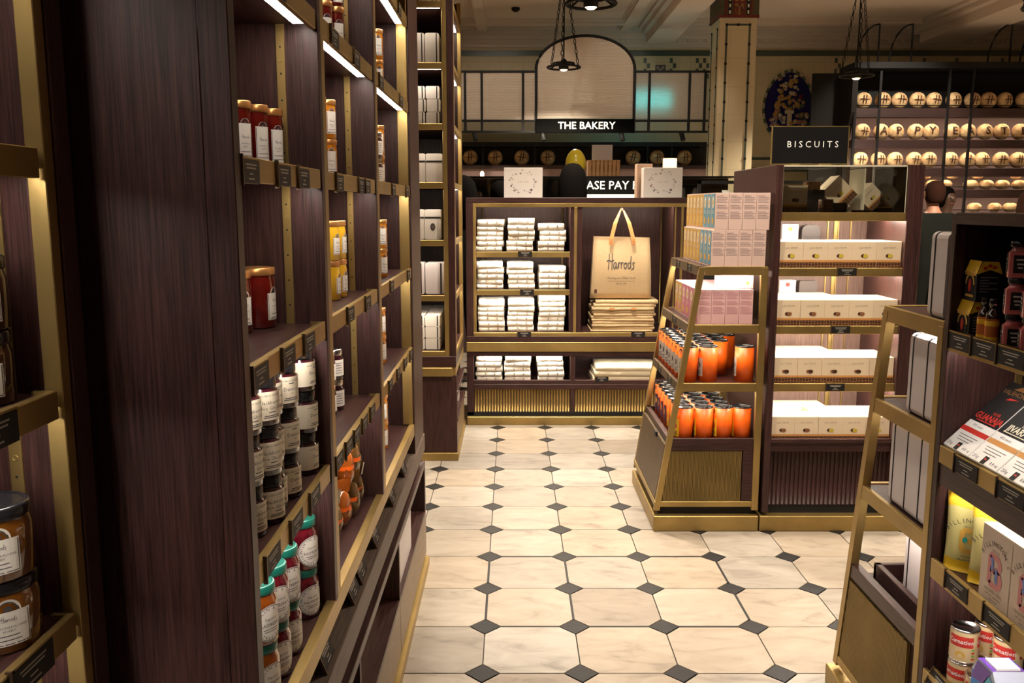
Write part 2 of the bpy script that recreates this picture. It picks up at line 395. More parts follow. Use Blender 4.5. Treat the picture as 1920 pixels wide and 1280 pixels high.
for i in range(-4, 29):
    for j in range(-20, 31):
        cx, cy = T0X + (i + .5) * TX, T0Y + (j + .5) * TY
        near = -1 <= i <= 8 and -6 <= j <= 8
        dx, dy = T0X + i * TX, T0Y + j * TY
        dz = random.uniform(-.0012, .0006)
        if RX0 < cx - .18 and cx + .18 < RX1 and RY0 < cy - .18 and cy + .18 < RY1:
            if near: link('marble_tile', octm, floor, (cx, cy, dz))
            else: slab(rest_o, octo(cx, cy), 0)
            if near or i == 9 or j == 9: link('slate_inset', diam_m, floor, (dx, dy, dz * .5))
            else: slab(rest_d, diam(dx, dy), 0)
tag(part('marble_tiles', rest_o, marble, floor), kind='stuff'); tag(part('slate_insets', rest_d, slate, floor), kind='stuff')
def seam(x0, y0, x1, y1):
    hw = .0048
    if y0 == y1: b = MB().box(x0 + DG, x1 - DG, y0 - hw, y0 + hw, -.011, .0009)
    else: b = MB().box(x0 - hw, x0 + hw, y0 + DG, y1 - DG, -.011, .0009)
    part('hatch_seam', b, slate, floor)
def gx(i): return T0X + i * TX
def gy(j): return T0Y + j * TY
for i in (0, 1, 2): seam(gx(i), gy(0), gx(i + 1), gy(0))
for i in (0, 1, 2): seam(gx(i), gy(-2), gx(i + 1), gy(-2))
for j in (-2, -1):
    for i in (0, 1, 3): seam(gx(i), gy(j), gx(i), gy(j + 1))

wl = struct('wall_left', MB().box(RX0 - .1, RX0, RY0, RY1, -.1, RZ), walltile)
wr = struct('wall_right', MB().box(RX1, RX1 + .1, RY0, RY1, -.1, RZ), walltile)
wb = struct('wall_behind', MB().box(RX0, RX1, RY0 - .1, RY0, -.1, RZ), walltile)
wf = struct('wall_far', MB().box(RX0, RX1, RY1, RY1 + .1, -.1, RZ), walltile)
part('tile_band', MB().box(RX0, RX1, RY1 - .012, RY1, 3.86, 3.945), greentile, wf)
part('tile_band', MB().box(RX0, RX1, RY1 - .012, RY1, 2.12, 2.18), greentile, wf)
part('tile_band', MB().box(RX0, RX1, RY1 - .012, RY1, 2.30, 2.34), greentile, wf)
def checker(x, z, n=5):
    b = MB()
    for k in range(n):
        for c in (0, 1):
            if (k + c) % 2 == 0: b.box(x + c * .052, x + c * .052 + .046, RY1 - .008, RY1, z - k * .078 - .07, z - k * .078)
    part('checker_border', b, greentile, wf)
for x in (2.02, 2.42, 2.82, 2.93, 3.05, 4.95, 6.3, 6.8, 7.5, 8.1): checker(x, 3.83)
for x in (.55, .68, 2.02, 2.42): checker(x, 2.56, 4)
for z in (3.66, 2.45):
    b = MB().box(2.20, 2.36, RY1 - .01, RY1, z - .09, z + .07, 0)
    for a, c in ((2.22, z - .07), (2.30, z - .07), (2.22, z + .01), (2.30, z + .01)): b.box(a, a + .04, RY1 - .013, RY1 - .009, c, c + .04, 1)
    b.lathe([(.028, 0), (.028, .002)], 8, 1); b.v[-16:] = [(2.28 + x, RY1 - .012 - z2, z - .01 + y) for x, y, z2 in b.v[-16:]]
    part('rosette_tile', b, [mat('plum_tile', (.07, .04, .05), .3), mat('rose_tile', (.32, .25, .22), .3)], wf)
ce = struct('ceiling', MB().box(RX0, RX1, RY0, RY1, RZ, RZ + .1), plaster)
def rib_y(x0, x1, z, nm='ceiling_rib'):
    b = MB().box(x0, x1, RY0, RY1 - .25, z, RZ); w_ = (x1 - x0) * .18
    b.box(x0 - w_, x1 + w_, RY0, RY1 - .25, z + (RZ - z) * .55, RZ); b.box(x0 - w_ * 1.8, x1 + w_ * 1.8, RY0, RY1 - .25, z + (RZ - z) * .82, RZ)
    part(nm, b, plaster, ce)
for x in (-.52, 1.62, 7.6): rib_y(x, x + .14, RZ - .07)
for x, w2 in ((2.02, .40), (6.12, .62)): rib_y(x, x + w2, RZ - .24, 'ceiling_beam')
for y in (13.2, 8.9, 4.6, .4):
    for x0, x1 in ((RX0, -.52), (-.38, 1.62), (2.6, 5.9), (6.9, 9.6)):
        part('ceiling_rib', MB().box(x0, x1, y, y + .14, RZ - .07, RZ).box(x0, x1, y - .04, y + .18, RZ - .03, RZ), plaster, ce)
b = MB()
for k, (d, z) in enumerate(((.06, 3.98), (.10, 4.03), (.15, 4.09), (.21, 4.15), (.25, 4.2))): b.box(RX0, RX1, RY1 - d, RY1, z, z + .06 if k < 4 else RZ)
for k in range(150): b.box(RX0 + .03 + k * .072, RX0 + .066 + k * .072, RY1 - .125, RY1, 4.05, 4.09)
o = struct('trim_1', b, plaster, label='stepped plaster cornice with dentils along the far wall')

# column, wall medallion
c = struct('column', MB().box(2.60, 3.07, 11.5, 12.0, 0, 3.92), coltile)
b = MB()
for x in (2.68, 2.97): b.box(x, x + .022, 11.492, 11.5, 0, 3.84)
b.box(2.68, 2.99, 11.492, 11.5, 3.825, 3.845)
for y in (11.58, 11.90): b.box(2.592, 2.6, y, y + .02, 0, 3.8)
part('tile_border', b, greentile, c)
b = MB()
for k in range(16):
    for x in (2.676, 2.966): b.box(x, x + .03, 11.489, 11.5, 3.82 - k * .235, 3.85 - k * .235)
    for y in (11.576, 11.896): b.box(2.589, 2.6, y, y + .028, 3.78 - k * .235, 3.81 - k * .235)
b.box(2.82, 2.85, 11.489, 11.5, 3.82, 3.85)
part('border_dots', b, blackm, c)
cap = part('capital', MB().box(2.585, 3.085, 11.485, 12.015, 3.92, 4.25), mat('olive_mosaic', (.07, .065, .03), .4, var=.5, scale=30), c)
redt = mat('red_tile', (.16, .012, .010), .35); goldt = mat('gold_tile', (.30, .17, .05), .4)
part('capital_band', MB().box(2.58, 3.09, 11.48, 12.02, 3.92, 3.95), redt, cap)
b = MB()
for x in (2.66, 2.98): b.box(x, x + .02, 11.476, 11.486, 3.95, 4.25, 0)
for x in (2.70, 2.93):
    b.box(x, x + .036, 11.477, 11.486, 3.95, 4.25, 1)
    for k in range(4): b.box(x + .008, x + .028, 11.472, 11.48, 3.965 + k * .075, 4.005 + k * .075, 2)
b.box(2.76, 2.91, 11.478, 11.486, 3.95, 4.25, 0); b.box(2.825, 2.845, 11.472, 11.48, 3.95, 4.04, 3)
for s_ in (-1, 1):
    b.tube([(2.835 + s_ * (.02 + .035 * math.sin(t * .9)), 11.474, 3.97 + .045 * (1 - math.cos(t * .9))) for t in range(6)], .007, 6, 3)
    for k in range(3): b.ell((2.835 + s_ * .035, 11.478, 4.07 + k * .06), (.025, .008, .02), 8, 5, 3)
part('capital_ornament', b, [redt, blackm, white_lbl, goldt], cap)

mw = mat('medallion_blue', (.016, .012, .075), .8, spec=.1); mc = mat('mosaic_cream', (.45, .36, .24), .4); mg = mat('mosaic_green', (.05, .08, .035), .4); mo = mat('mosaic_ochre', (.36, .20, .04), .4)
MX, MZ, MW, MH = 4.27, 3.08, .40, .56
def vesica(t, k=1.0):
    a = 2 * math.pi * t; return (MX + MW * k * math.sin(a) * (abs(math.sin(a)) ** .15), MZ + MH * k * math.cos(a) * (1.0 if math.cos(a) < 0 else 1.04))
med = tag(link('wall_medallion', None, None), 'blue pointed oval mosaic medallion with flowers on the far tiled wall', 'mural')
part('field', MB().prism([vesica(i / 40, .92) for i in range(40)], lambda x, z: (x, RY1, z), lambda x, z: (x, RY1 - .03, z)), mw, med)
rim = MB()
for i in range(44):
    p, q = vesica((i + .06) / 44), vesica((i + .94) / 44); p2, q2 = vesica((i + .94) / 44, .93), vesica((i + .06) / 44, .93)
    rim.prism([p, q, p2, q2], lambda x, z: (x, RY1, z), lambda x, z: (x, RY1 - .035, z), i % 2)
part('border', rim, [mg, mc], med)
orn = MB(); rr = random.Random(3)
def petal(x, z, r, m_): orn.ell((x, RY1 - .034, z), (r, .012, r * rr.uniform(.7, 1.2)), 8, 5, m_)
for (x, z, n_, sp, ms) in ((4.25, 3.42, 16, .15, (1, 2, 0)), (4.17, 3.16, 14, .12, (2, 2, 1)), (4.40, 3.10, 10, .12, (1, 3, 2)), (4.10, 2.88, 14, .11, (0, 1, 4)), (4.48, 2.90, 12, .10, (1, 0, 3)), (4.36, 2.82, 8, .08, (2, 1, 3))):
    for _ in range(n_ * 2): petal(x + rr.uniform(-sp, sp), z + rr.uniform(-sp, sp), rr.uniform(.018, .040), rr.choice(ms))
orn.box(4.25, 4.32, RY1 - .042, RY1 - .03, 2.70, 3.02, 0); orn.box(4.21, 4.35, RY1 - .045, RY1 - .03, 3.0, 3.05, 0)
orn.prism([(4.02, 2.98), (4.06, 3.05), (4.10, 3.22), (4.14, 3.20), (4.12, 3.05), (4.07, 2.92)], lambda x, z: (x, RY1 - .03, z), lambda x, z: (x, RY1 - .042, z), 2)
orn.box(4.42, 4.47, RY1 - .042, RY1 - .03, 3.22, 3.28, 5)
part('mosaic_flowers', orn, [mc, mat('mosaic_rose', (.30, .14, .09), .4), mo, mg, mat('mosaic_lilac', (.20, .16, .24), .4), redt], med)['kind'] = 'stuff'

# ------------------------------------------------------------------ hanging lamps
def pendant(x, y, z, label, power=1.0):
    t = thing('pendant_lamp', label, 'lamp', (x, y, 0), group='iron pendant lamps')
    rr_ = .20; top = RZ - z
    part('ceiling_rose', MB().lathe([(.07, RZ - .03), (.06, RZ - .06), (.02, RZ - .10), (.02, RZ)], 12), blackm, t)
    part('stem', MB().tube([(0, 0, z + .09), (0, 0, RZ - .08)], .009, 6), blackm, t)
    part('ring', MB().tube([(rr_ * math.cos(a * math.pi / 12), rr_ * math.sin(a * math.pi / 12), z) for a in range(24)], .013, 6, closed=True)
         .tube([(.13 * math.cos(a * math.pi / 10), .13 * math.sin(a * math.pi / 10), z + .045) for a in range(20)], .010, 6, closed=True), blackm, t)
    for k in range(3):
        a = R(20 + 120 * k); part('arm', MB().tube([(0, 0, z + .05), (.10 * math.cos(a), .10 * math.sin(a), z + .055), (rr_ * math.cos(a), rr_ * math.sin(a), z)], .009, 6), blackm, t)
        ch = MB(); n_ = int((top - .1) / .055); lo = Vector((rr_ * .98 * math.cos(a), rr_ * .98 * math.sin(a), z)); hi = Vector((.04 * math.cos(a), .04 * math.sin(a), RZ - .08))
        for i in range(n_):
            p = lo.lerp(hi, (i + .5) / n_); dv = (hi - lo).normalized(); sv = dv.cross(Vector((0, 0, 1))).normalized()
            if i % 2: sv = dv.cross(sv)
            ch.tube([p + dv * (.036 * math.cos(q * math.pi / 3)) + sv * (.016 * math.sin(q * math.pi / 3)) for q in range(6)], .0048, 4, closed=True)
        part('chain', ch, blackm, t)
    part('lamp_cup', MB().lathe([(.02, z + .10), (.045, z + .07), (.06, z + .02), (.06, z - .03), (.05, z - .03), (.05, z - .02)], 14, cap=False), blackm, t)
    part('bulb', MB().lathe([(.002, z - .045), (.03, z - .042), (.046, z - .028), (.046, z - .01)], 14), bulb_em, t)
    ld = bpy.data.lights.new('pendant_light', 'SPOT'); ld.energy = PENDANT_W * power; ld.color = WARM; ld.spot_size = R(140); ld.spot_blend = .8; ld.shadow_soft_size = .05
    link('pendant_light', ld, t, (0, 0, z - .07))
pendant(.63, 11.1, 3.26, 'iron ring pendant lamp hanging in front of the arched glass screen')
pendant(.63, 7.35, 3.19, 'nearest iron pendant lamp, cut by the top of the picture above the arch', .6)
pendant(4.20, 11.1, 3.16, 'iron ring pendant lamp hanging beside the bread racks')
pendant(4.30, 7.35, 3.17, 'iron pendant lamp at the top corner above the bread racks')
for (x, y, k, nm) in ((.63, 3.6, .18, 'over the aisle'), (4.28, 3.6, .6, 'beyond the grocery unit'), (7.9, 7.35, 1, 'at the far side of the hall')): pendant(x, y, 3.28, 'iron ring pendant lamp %s, above the picture' % nm, k)
# recessed ceiling spots
_dl = []
def downlight(x, y, tx, ty, tz, wt, size=70):
    _dl.append(1); t = thing('ceiling_spot', 'small recessed ceiling spot, %s in order from the aisle to the bread rack' % ORD[len(_dl) - 1], 'spotlight', (x, y, RZ), group='recessed ceiling spots')
    part('rim', MB().lathe([(.05, 0), (.055, -.012), (.035, -.012)], 14, cap=False), white_p, t); part('lens', MB().lathe([(.034, -.004), (.001, -.006)], 12), bulb_em, t)
    ld = bpy.data.lights.new('spot_beam', 'SPOT'); ld.energy = wt; ld.color = (1, .87, .70); ld.spot_size = R(size); ld.spot_blend = .6; ld.shadow_soft_size = .06
    l = link('spot_beam', ld, t, (0, 0, -.03)); l.rotation_euler = (Vector((tx, ty, tz)) - Vector((x, y, RZ))).to_track_quat('-Z', 'Y').to_euler()
for (x, y, tx, ty, tz, k) in ((.35, 5.2, .3, 5.1, 0, 8.0), (1.2, 2.3, 1.36, 4.2, 1.25, 5.0),
                        (5.0, 10.5, 5.2, 12.3, 2.5, 3.6), (6.6, 10.5, 6.5, 12.3, 2.5, 3.6), (-.3, 9.4, -.3, 11.9, 2.9, 1.3), (1.9, 9.4, 1.9, 11.9, 2.9, 1.3), (.6, 7.9, .6, 9.5, 1.8, .8)):
    downlight(x, y, tx, ty, tz, DOWNLIGHT_W * k, 70 if y < 9 else 60)
for x, y in ((.05, 12.5),):
    t = thing('smoke_detector', 'small round smoke detector on the plaster ceiling', 'detector', (x, y, RZ)); part('body', MB().lathe([(.06, 0), (.055, -.03), (.03, -.05), (.001, -.05)], 14), blackm, t)
# ------------------------------------------------------------------ wall shelving on the near side of the aisle
LV = [2.29, 1.98, 1.667, 1.355, 1.045]
LVN = {2.29: 'highest', 1.98: 'high', 1.667: 'eye-level', 1.355: 'middle', 1.045: 'low'}
holes_cache = {}
def standard(parent, x, y, z0, z1):
    """brass shelf standard with a row of holes on a panel facing the camera side"""
    s = part('shelf_standard', MB().box(x, x + .0175, y - .004, y, z0, z1, 0, .0006), brassz, parent)
    h = MB(); k = 0; z = z0 + .03
    while z < z1:
        n = len(h.v); h.lathe([(.0019, 0), (.0019, .0006)], 8, 0)
        h.v[n:] = [(x + .00875 + a, y - .0042 - c_, z + b) for a, b, c_ in h.v[n:]]
        if k % 6 == 3:
            n = len(h.v); h.lathe([(.0045, 0), (.0045, .0005), (.0028, .0005), (.0028, .0002)], 10, 1)
            h.v[n:] = [(x + .00875 + a, y - .0042 - c_, z + .026 + b) for a, b, c_ in h.v[n:]]
        z += .052; k += 1
    part('holes', h, [void, brassz], s)
def shelf(parent, y0, y1, z, xb, xf, rail_h=.037, lit=True):
    s = part('shelf', MB().box(xb, xf - .012, y0, y1, z - .022, z, 0, .001), woody, parent)
    part('brass_edge', MB().box(xf - .012, xf, y0, y1 - .004, z - rail_h + .004, z + .005, 0, .0012).box(xf - .03, xf - .012, y1 - .012, y1 - .004, z, z + .005, 0), brassy, s)
    if not lit: return
    part('light_channel', MB().box(xf - .044, xf - .013, y0 + .01, y1 - .03, z - .0245, z - .0222), alu, s)
    part('light_strip', MB().box(xf - .038, xf - .018, y0 + .012, y1 - .032, z - .0275, z - .0245), led, s)
# bay B: the long dark oak unit
XF, XB = -.39, -.80
B = thing('shelving_unit', 'tall dark oak shelving unit with brass-edged shelves of jam jars', 'shelving')
part('end_panel', MB().box(XB, -.4335, 1.262, 1.29, 0, 2.95, 0, .0008), woodz, B)
part('end_stile', MB().box(-.4325, XF, 1.260, 1.29, 0, 2.95, 0, .0015), woodz, B)
part('back_panel', MB().box(XB, XB + .015, 1.29, 3.43, .3, 2.95), woodz, B)
for y0, y1, by in ((1.838, 1.866, .036), (2.562, 2.588, .042)):
    d = part('divider', MB().box(XB + .015, XF, y0, y1, .73, 2.95, 0, .0012), woodz, B)
    part('brass_stile', MB().box(XF - .022, XF - .001, y1, y1 + by, .735, 2.95, 0, .001), brassz, d)
    standard(d, -.474, y0, .74, 2.9)
d = part('far_end_panel', MB().box(XB, XF, 3.44, 3.77, .61, 2.95, 0, .0015), woodz, B)
part('brass_jamb', MB().box(-.435, -.397, 3.425, 3.44, .735, 2.95, 0, .001), brassz, d); standard(d, -.56, 3.44, .74, 2.9)
part('top_board', MB().box(XB, XF, 1.29, 3.44, 2.90, 2.95), woody, B)
BAYS = ((1.29, 1.838), (1.866, 2.562), (2.588, 3.425))
for z in LV:
    for y0, y1 in BAYS: shelf(B, y0 + .003, y1 - .003, z, XB + .015, XF - .002)
bs = part('bottom_shelf', MB().box(XB + .015, -.412, 1.29, 3.44, .705, .73, 0, .001), woody, B)
part('brass_rail', MB().box(-.412, XF, 1.29, 3.425, .69, .736, 0, .0015), brassy, bs)
part('fascia', MB().box(-.46, -.435, 1.29, 3.77, .61, .705), woody, B)
part('tag_ledge', MB().box(-.47, -.385, 1.262, 3.77, .535, .61, 0, .002), wood('grey_oak_nosing', 1, (.06, .042, .034), (.17, .125, .10), .5), B)
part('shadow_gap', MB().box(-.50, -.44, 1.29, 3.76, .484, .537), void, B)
base = part('base_cabinet', MB().box(-.80, -.385, 1.262, 3.77, .458, .486, 0, .0015).box(-.80, -.385, 1.29, 3.77, .245, .262, 0, .001).box(-.80, -.72, 1.29, 3.77, .06, .458), woody, B)
for y0, y1 in ((2.075, 2.095), (2.85, 2.872), (3.735, 3.77)): part('cubby_divider', MB().box(-.72, -.385, y0, y1, .262, .458, 0, .001), woodz, base)
for y0, y1 in ((1.29, 2.083), (2.089, 2.858), (2.864, 3.77)): part('plinth_door', MB().box(-.40, -.385, y0, y1, .062, .247, 0, .0015), wood('sheen_tan_door_oak', 1, (.13, .09, .055), (.30, .22, .14), .4) if y0 < 1.3 else bpy.data.materials['sheen_tan_door_oak'], base)  # pale tan sheen of grazing light is put into the door colour
part('plinth', MB().box(-.80, -.42, 1.29, 3.74, 0, .062).box(-.42, -.372, 1.29, 3.77, 0, .042, 1, .001), [void, brassy], base)

# bay A: the unit nearest the camera, set back
AX = -.593
A = thing('shelving_unit', 'nearest dark oak shelving unit with honey jars at the edge of the picture', 'shelving')
part('end_panel', MB().box(-1.05, AX, 1.168, 1.208, 0, 2.95, 0, .0015), woodz, A)
part('inner_panel', MB().box(-1.05, AX - .004, 1.150, 1.168, .3, 2.95), woodz, A)
part('brass_jamb', MB().box(-.620, -.5956, 1.143, 1.166, .0, 2.95, 0, .0012), brassz, A)
part('back_panel', MB().box(-1.07, -1.05, .1, 1.208, 0, 2.95), woodz, A)
part('near_panel', MB().box(-1.05, AX, .06, .1, 0, 2.95), woodz, A)
part('top_board', MB().box(-1.05, AX, .1, 1.15, 2.90, 2.95), woody, A)
standard(A, -.677, 1.150, .74, 2.9)
for z in LV + [.73, .42]: shelf(A, .1, 1.136, z, -1.05, AX - .004)  # light strips under these shelves are added to brighten the near brass and panel
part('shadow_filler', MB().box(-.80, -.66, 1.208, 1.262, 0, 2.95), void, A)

# ------------------------------------------------------------------ jars
def jar_kit(r, h, lh, body, lidm, draw=None, neck=.80, shoulder=.84, square=False, seg=20, lidr=.86):
    hb = h - lh
    prof = [(r * .93, 0), (r, h * .03), (r, hb * shoulder), (r * .97, hb * (shoulder + .05)), (r * neck, hb * .985), (r * neck, hb)]
    kit = [('jar_glass', MB().lathe(prof, seg).mesh('jar_glass', body), None)]
    L_ = MB().lathe([(r * lidr, hb - lh * .06), (r * lidr * 1.02, hb + lh * .1), (r * lidr * 1.02, h - lh * .12), (r * lidr * .96, h), (r * lidr * .86, h), (r * lidr * .84, h - lh * .07)], seg)
    kit.append(('lid', L_.mesh('lid', lidm), None))
    if draw:
        lb, lt, lm, tm = draw(r, h, hb)
        kit.append(('label', lb.mesh('label', lm), None))
        if lt: kit.append(('lettering', lt.mesh('lettering', tm), 2))
    return kit
def lines(mb, mp, rows, m=0):
    for (x0, x1, y, t) in rows: mb.flat(*grid2d(x0, x1, y - t / 2, y + t / 2, 4), mp, m)
def lbl_wrap(txts, half, z0, z1, m=None):
    """wrap-around paper label; txts: (string, size, height on the jar)"""
    def f(r, h, hb):
        rl = r * 1.012; lb = MB().flat(*grid2d(-half * rl, half * rl, 0, (z1 - z0) * h, 18), cyl(rl, 0, z0 * h)); lt = MB()
        for s, k, zz in txts:
            if s == '-': lines(lt, cyl(r * 1.02, 0, 0), [(-k, k, zz * h, .0016)])
            elif s == '@': lt.flat(*scl(SCRIPT, k, 0, zz * h), cyl(r * 1.02, 0, 0))
            else: lt.flat(*scl(text2d(s), k, 0, zz * h), cyl(r * 1.02, 0, 0))
        return lb, lt, m or cream, darktxt
    return f
damson = jar_kit(.031, .088, .021, jamdark, blacklid, lbl_wrap([('ROSEBUD PRESERVES', .0048, .60), ('-', .006, .545), ('Damson', .0098, .42), ('JAM', .0036, .33), ('-', .014, .23), ('-', .016, .19)], 1.75, .12, .69))
bberry = jar_kit(.031, .088, .021, jamdark, blacklid, lbl_wrap([('ROSEBUD PRESERVES', .0048, .61), ('Blackberry &', .0092, .47), ('Sloe Gin Jelly', .0092, .36), ('-', .007, .28), ('-', .015, .21), ('-', .016, .175)], 1.75, .12, .69))
def lbl_round(r, h, hb):
    rl = r * 1.012; rad = .033; zc = hb * .44; lb = MB(); lt = MB()
    n = 24; V = [(0, 0)]; F = []
    for ring in (.35, .7, 1.0): V += [(rad * ring * 1.02 * math.cos(2 * math.pi * i / n), rad * ring * math.sin(2 * math.pi * i / n)) for i in range(n)]
    F = [(0, 1 + i, 1 + (i + 1) % n) for i in range(n)] + [(1 + k * n + i, 1 + (k + 1) * n + i, 1 + (k + 1) * n + (i + 1) % n, 1 + k * n + (i + 1) % n) for k in (0, 1) for i in range(n)]
    lb.flat(V, F, cyl(rl, 0, zc))
    def arc(s, k, rr_, up=1):
        for i, ch in enumerate(s):
            if ch == ' ': continue
            a = (i - (len(s) - 1) / 2) * k * .78 / rr_; V2, F2 = text2d(ch); ca, sa = math.cos(a), math.sin(a) * up
            lt.flat([((x * ca + y * sa * up) * k + rr_ * math.sin(a), (-x * sa + y * ca) * k * 1.0 + up * rr_ * math.cos(a)) if up > 0 else ((x * math.cos(a) - y * math.sin(a)) * k + rr_ * math.sin(a), (x * math.sin(a) + y * math.cos(a)) * k - rr_ * math.cos(a)) for x, y in V2], F2, cyl(r * 1.02, 0, zc))
    arc('WILKIN & SONS', .0085, .0265); arc('TIPTREE ESSEX', .0075, .0275, -1)
    lt.flat(*scl(text2d('RASPBERRY'), .0085, 0, -.003), cyl(r * 1.02, 0, zc)); lt.flat(*scl(text2d('Superior'), .0075, 0, .008), cyl(r * 1.02, 0, zc))
    lines(lt, cyl(r * 1.02, 0, zc), [(-.016, .016, -.011, .0012), (-.014, .014, -.015, .0012)])
    ring = [(rad * .97 * math.cos(2 * math.pi * i / 24), rad * .94 * math.sin(2 * math.pi * i / 24)) for i in range(25)]
    lt.flat(*ribbon(ring, .0006), cyl(r * 1.018, 0, zc))
    return lb, lt, white_lbl, darktxt
tip_r = jar_kit(.034, .108, .016, jamrasp, teallid, lbl_round, lidr=.9, neck=.85, shoulder=.80)
tip_o = jar_kit(.034, .108, .016, jamorange, teallid, lbl_round, lidr=.9, neck=.85, shoulder=.80)
def lbl_crest(wd, hz0, hz1, txts):
    def f(r, h, hb):
        rl = r * 1.012; lb = MB().flat(*grid2d(-wd, wd, hz0 * h, hz1 * h, 8), cyl(rl, 0, 0)); lt = MB()
        n = 12; k = wd * .62; lb.flat([(k * math.cos(math.pi * i / n), hz1 * h + k * math.sin(math.pi * i / n)) for i in range(n + 1)], [tuple(range(n + 1))], cyl(rl, 0, 0))
        for s, q, zz in txts:
            if s == '@': lt.flat(*scl(SCRIPT, q, 0, zz * h), cyl(r * 1.022, 0, 0))
            elif s == '-': lines(lt, cyl(r * 1.022, 0, 0), [(-q, q, zz * h, .0012)])
            else: lt.flat(*scl(text2d(s), q, 0, zz * h), cyl(r * 1.022, 0, 0))
        a = wd * .42; lt.flat(*ribbon([(a * math.cos(math.pi * i / 10), hz1 * h + .0015 + a * math.sin(math.pi * i / 10)) for i in range(11)], .0009), cyl(r * 1.022, 0, 0))
        b_ = wd * .92; lt.flat(*ribbon([(-b_, hz0 * h + .002), (-b_, hz1 * h - .002)], .0006), cyl(r * 1.022, 0, 0)); lt.flat(*ribbon([(-b_, hz0 * h + .002), (b_, hz0 * h + .002)], .0006), cyl(r * 1.022, 0, 0)); lt.flat(*ribbon([(b_, hz0 * h + .002), (b_, hz1 * h - .002)], .0006), cyl(r * 1.022, 0, 0))
        lt.flat(*disc2d(a * .5, a * .35, 10, 0, hz1 * h + a * .35), cyl(r * 1.022, 0, 0))
        return lb, lt, white_lbl, darktxt
    return f
honeyk = jar_kit(.046, .094, .016, honey, blacklid, lbl_crest(.026, .13, .60, [('@', .0075, .50), ('BRITISH WILDFLOWER', .0042, .385), ('HONEY', .0042, .335), ('-', .012, .27), ('-', .014, .21)]), lidr=.97, neck=.93)
dhoneyk = jar_kit(.040, .092, .016, darkhoney, blacklid, lbl_crest(.024, .13, .58, [('@', .007, .50), ('CHESTNUT', .0042, .385), ('HONEY', .0042, .335), ('-', .012, .27)]), lidr=.97, neck=.93)
crest_t = [('@', .0062, .46), ('MORELLO', .0036, .36), ('JELLY', .0036, .315), ('-', .010, .24), ('-', .012, .18)]
redjar = jar_kit(.037, .122, .015, jamred, goldlid, lbl_crest(.020, .14, .58, crest_t), lidr=1.0, neck=.95)
slimr = jar_kit(.0205, .120, .013, jamred, goldlid, lbl_crest(.0145, .08, .66, crest_t), lidr=1.02, neck=.95, seg=16)
slimo = jar_kit(.022, .098, .012, amber, goldlid, lbl_crest(.0145, .14, .70, crest_t), lidr=1.0, neck=.95, seg=16)
lemonk = jar_kit(.033, .102, .013, lemon, goldlid, lbl_crest(.017, .16, .58, [('@', .006, .46), ('LEMON', .0038, .36), ('CURD', .0038, .31), ('-', .010, .24)]), lidr=.98, neck=.95)
silverk = jar_kit(.025, .084, .016, jamdark, chrome, lbl_wrap([('-', .014, .55), ('-', .011, .48), ('-', .014, .40), ('-', .012, .32), ('-', .014, .24)], 1.7, .14, .66, white_lbl), lidr=.92)
def jar(kit, x, y, z, label, group, a=-22, nm='jam_jar', cat='jar'):
    return spawn(kit, nm, label, cat, (x, y, z), R(a + random.uniform(-9, 9)), group)
TIER = ('bottom', 'middle', 'top')
# purple-black jars with cream labels, three high, two staggered rows
for row, (x, ys) in enumerate(((-.438, (1.792, 1.640, 1.572, 1.504, 1.436)), (-.501, (1.716, 1.606, 1.538, 1.470)))):
    for i, y in enumerate(ys):
        k = damson if (i < 3 and not (row == 0 and i > 2)) else bberry
        xx = x if not (row == 0 and i in (2, 4)) else x - .012
        for t in range(3):
            jar(k, xx + random.uniform(-.002, .002), y + random.uniform(-.002, .002), 1.0455 + t * .0885, '%s jam jar, %s tier, %s stack from divider%s' % ('cream-labelled dark damson' if k is damson else 'cream-labelled dark blackberry', TIER[t], ORD[i], '' if row == 0 else ', back row'), 'dark jam jars stacked three high on the low shelf', a=-34 if i else -14)
# green-lidded jars, two high, on the bottom shelf
for row, (x, ys) in enumerate(((-.449, (1.788, 1.630, 1.546, 1.464)), (-.523, (1.708, 1.588, 1.504)))):
    for i, y in enumerate(ys):
        for t in range(2):
            k = tip_o if (row == 0 and i >= 3) else tip_r
            jar(k, x, y, .7305 + t * .1085, 'teal-lidded %s jar, %s tier, %s from divider, bottom shelf%s' % ('marmalade' if k is tip_o else 'raspberry', TIER[t * 2], ORD[i], '' if row == 0 else ', back row'), 'teal-lidded jars stacked two high on the bottom shelf', a=-42)
jar(redjar, -.517, 1.775, 1.3555, 'red jelly jar with copper lid on the middle shelf beside the divider', 'red jelly jars', a=-15)
jar(redjar, -.540, 1.690, 1.3555, 'red jelly jar with copper lid half hidden by the dark end panel', 'red jelly jars', a=-25)
for i, (x, y) in enumerate(((-.474, 1.785), (-.484, 1.715), (-.496, 1.645), (-.512, 1.575))):
    jar(slimr, x, y, 1.6675, 'slim red jelly jar with copper lid, %s from the divider on the eye-level shelf' % ORD[i], 'slim red jelly jars', a=-48)
jar(slimr, -.520, 1.545, 1.788, 'slim red jelly jar stacked on another at the dark end panel', 'slim red jelly jars', a=-50)
b2 = (('amber', slimo, 1.667, ((-.47, 2.30), (-.478, 2.22)), 2), ('yellow lemon curd', lemonk, 1.355, ((-.478, 2.375), (-.482, 2.30)), 2), ('silver-lidded', silverk, 1.045, ((-.487, 2.37), (-.494, 2.30)), 2), ('slim red', slimr, 1.98, ((-.452, 2.36), (-.468, 2.29), (-.48, 2.22)), 2))
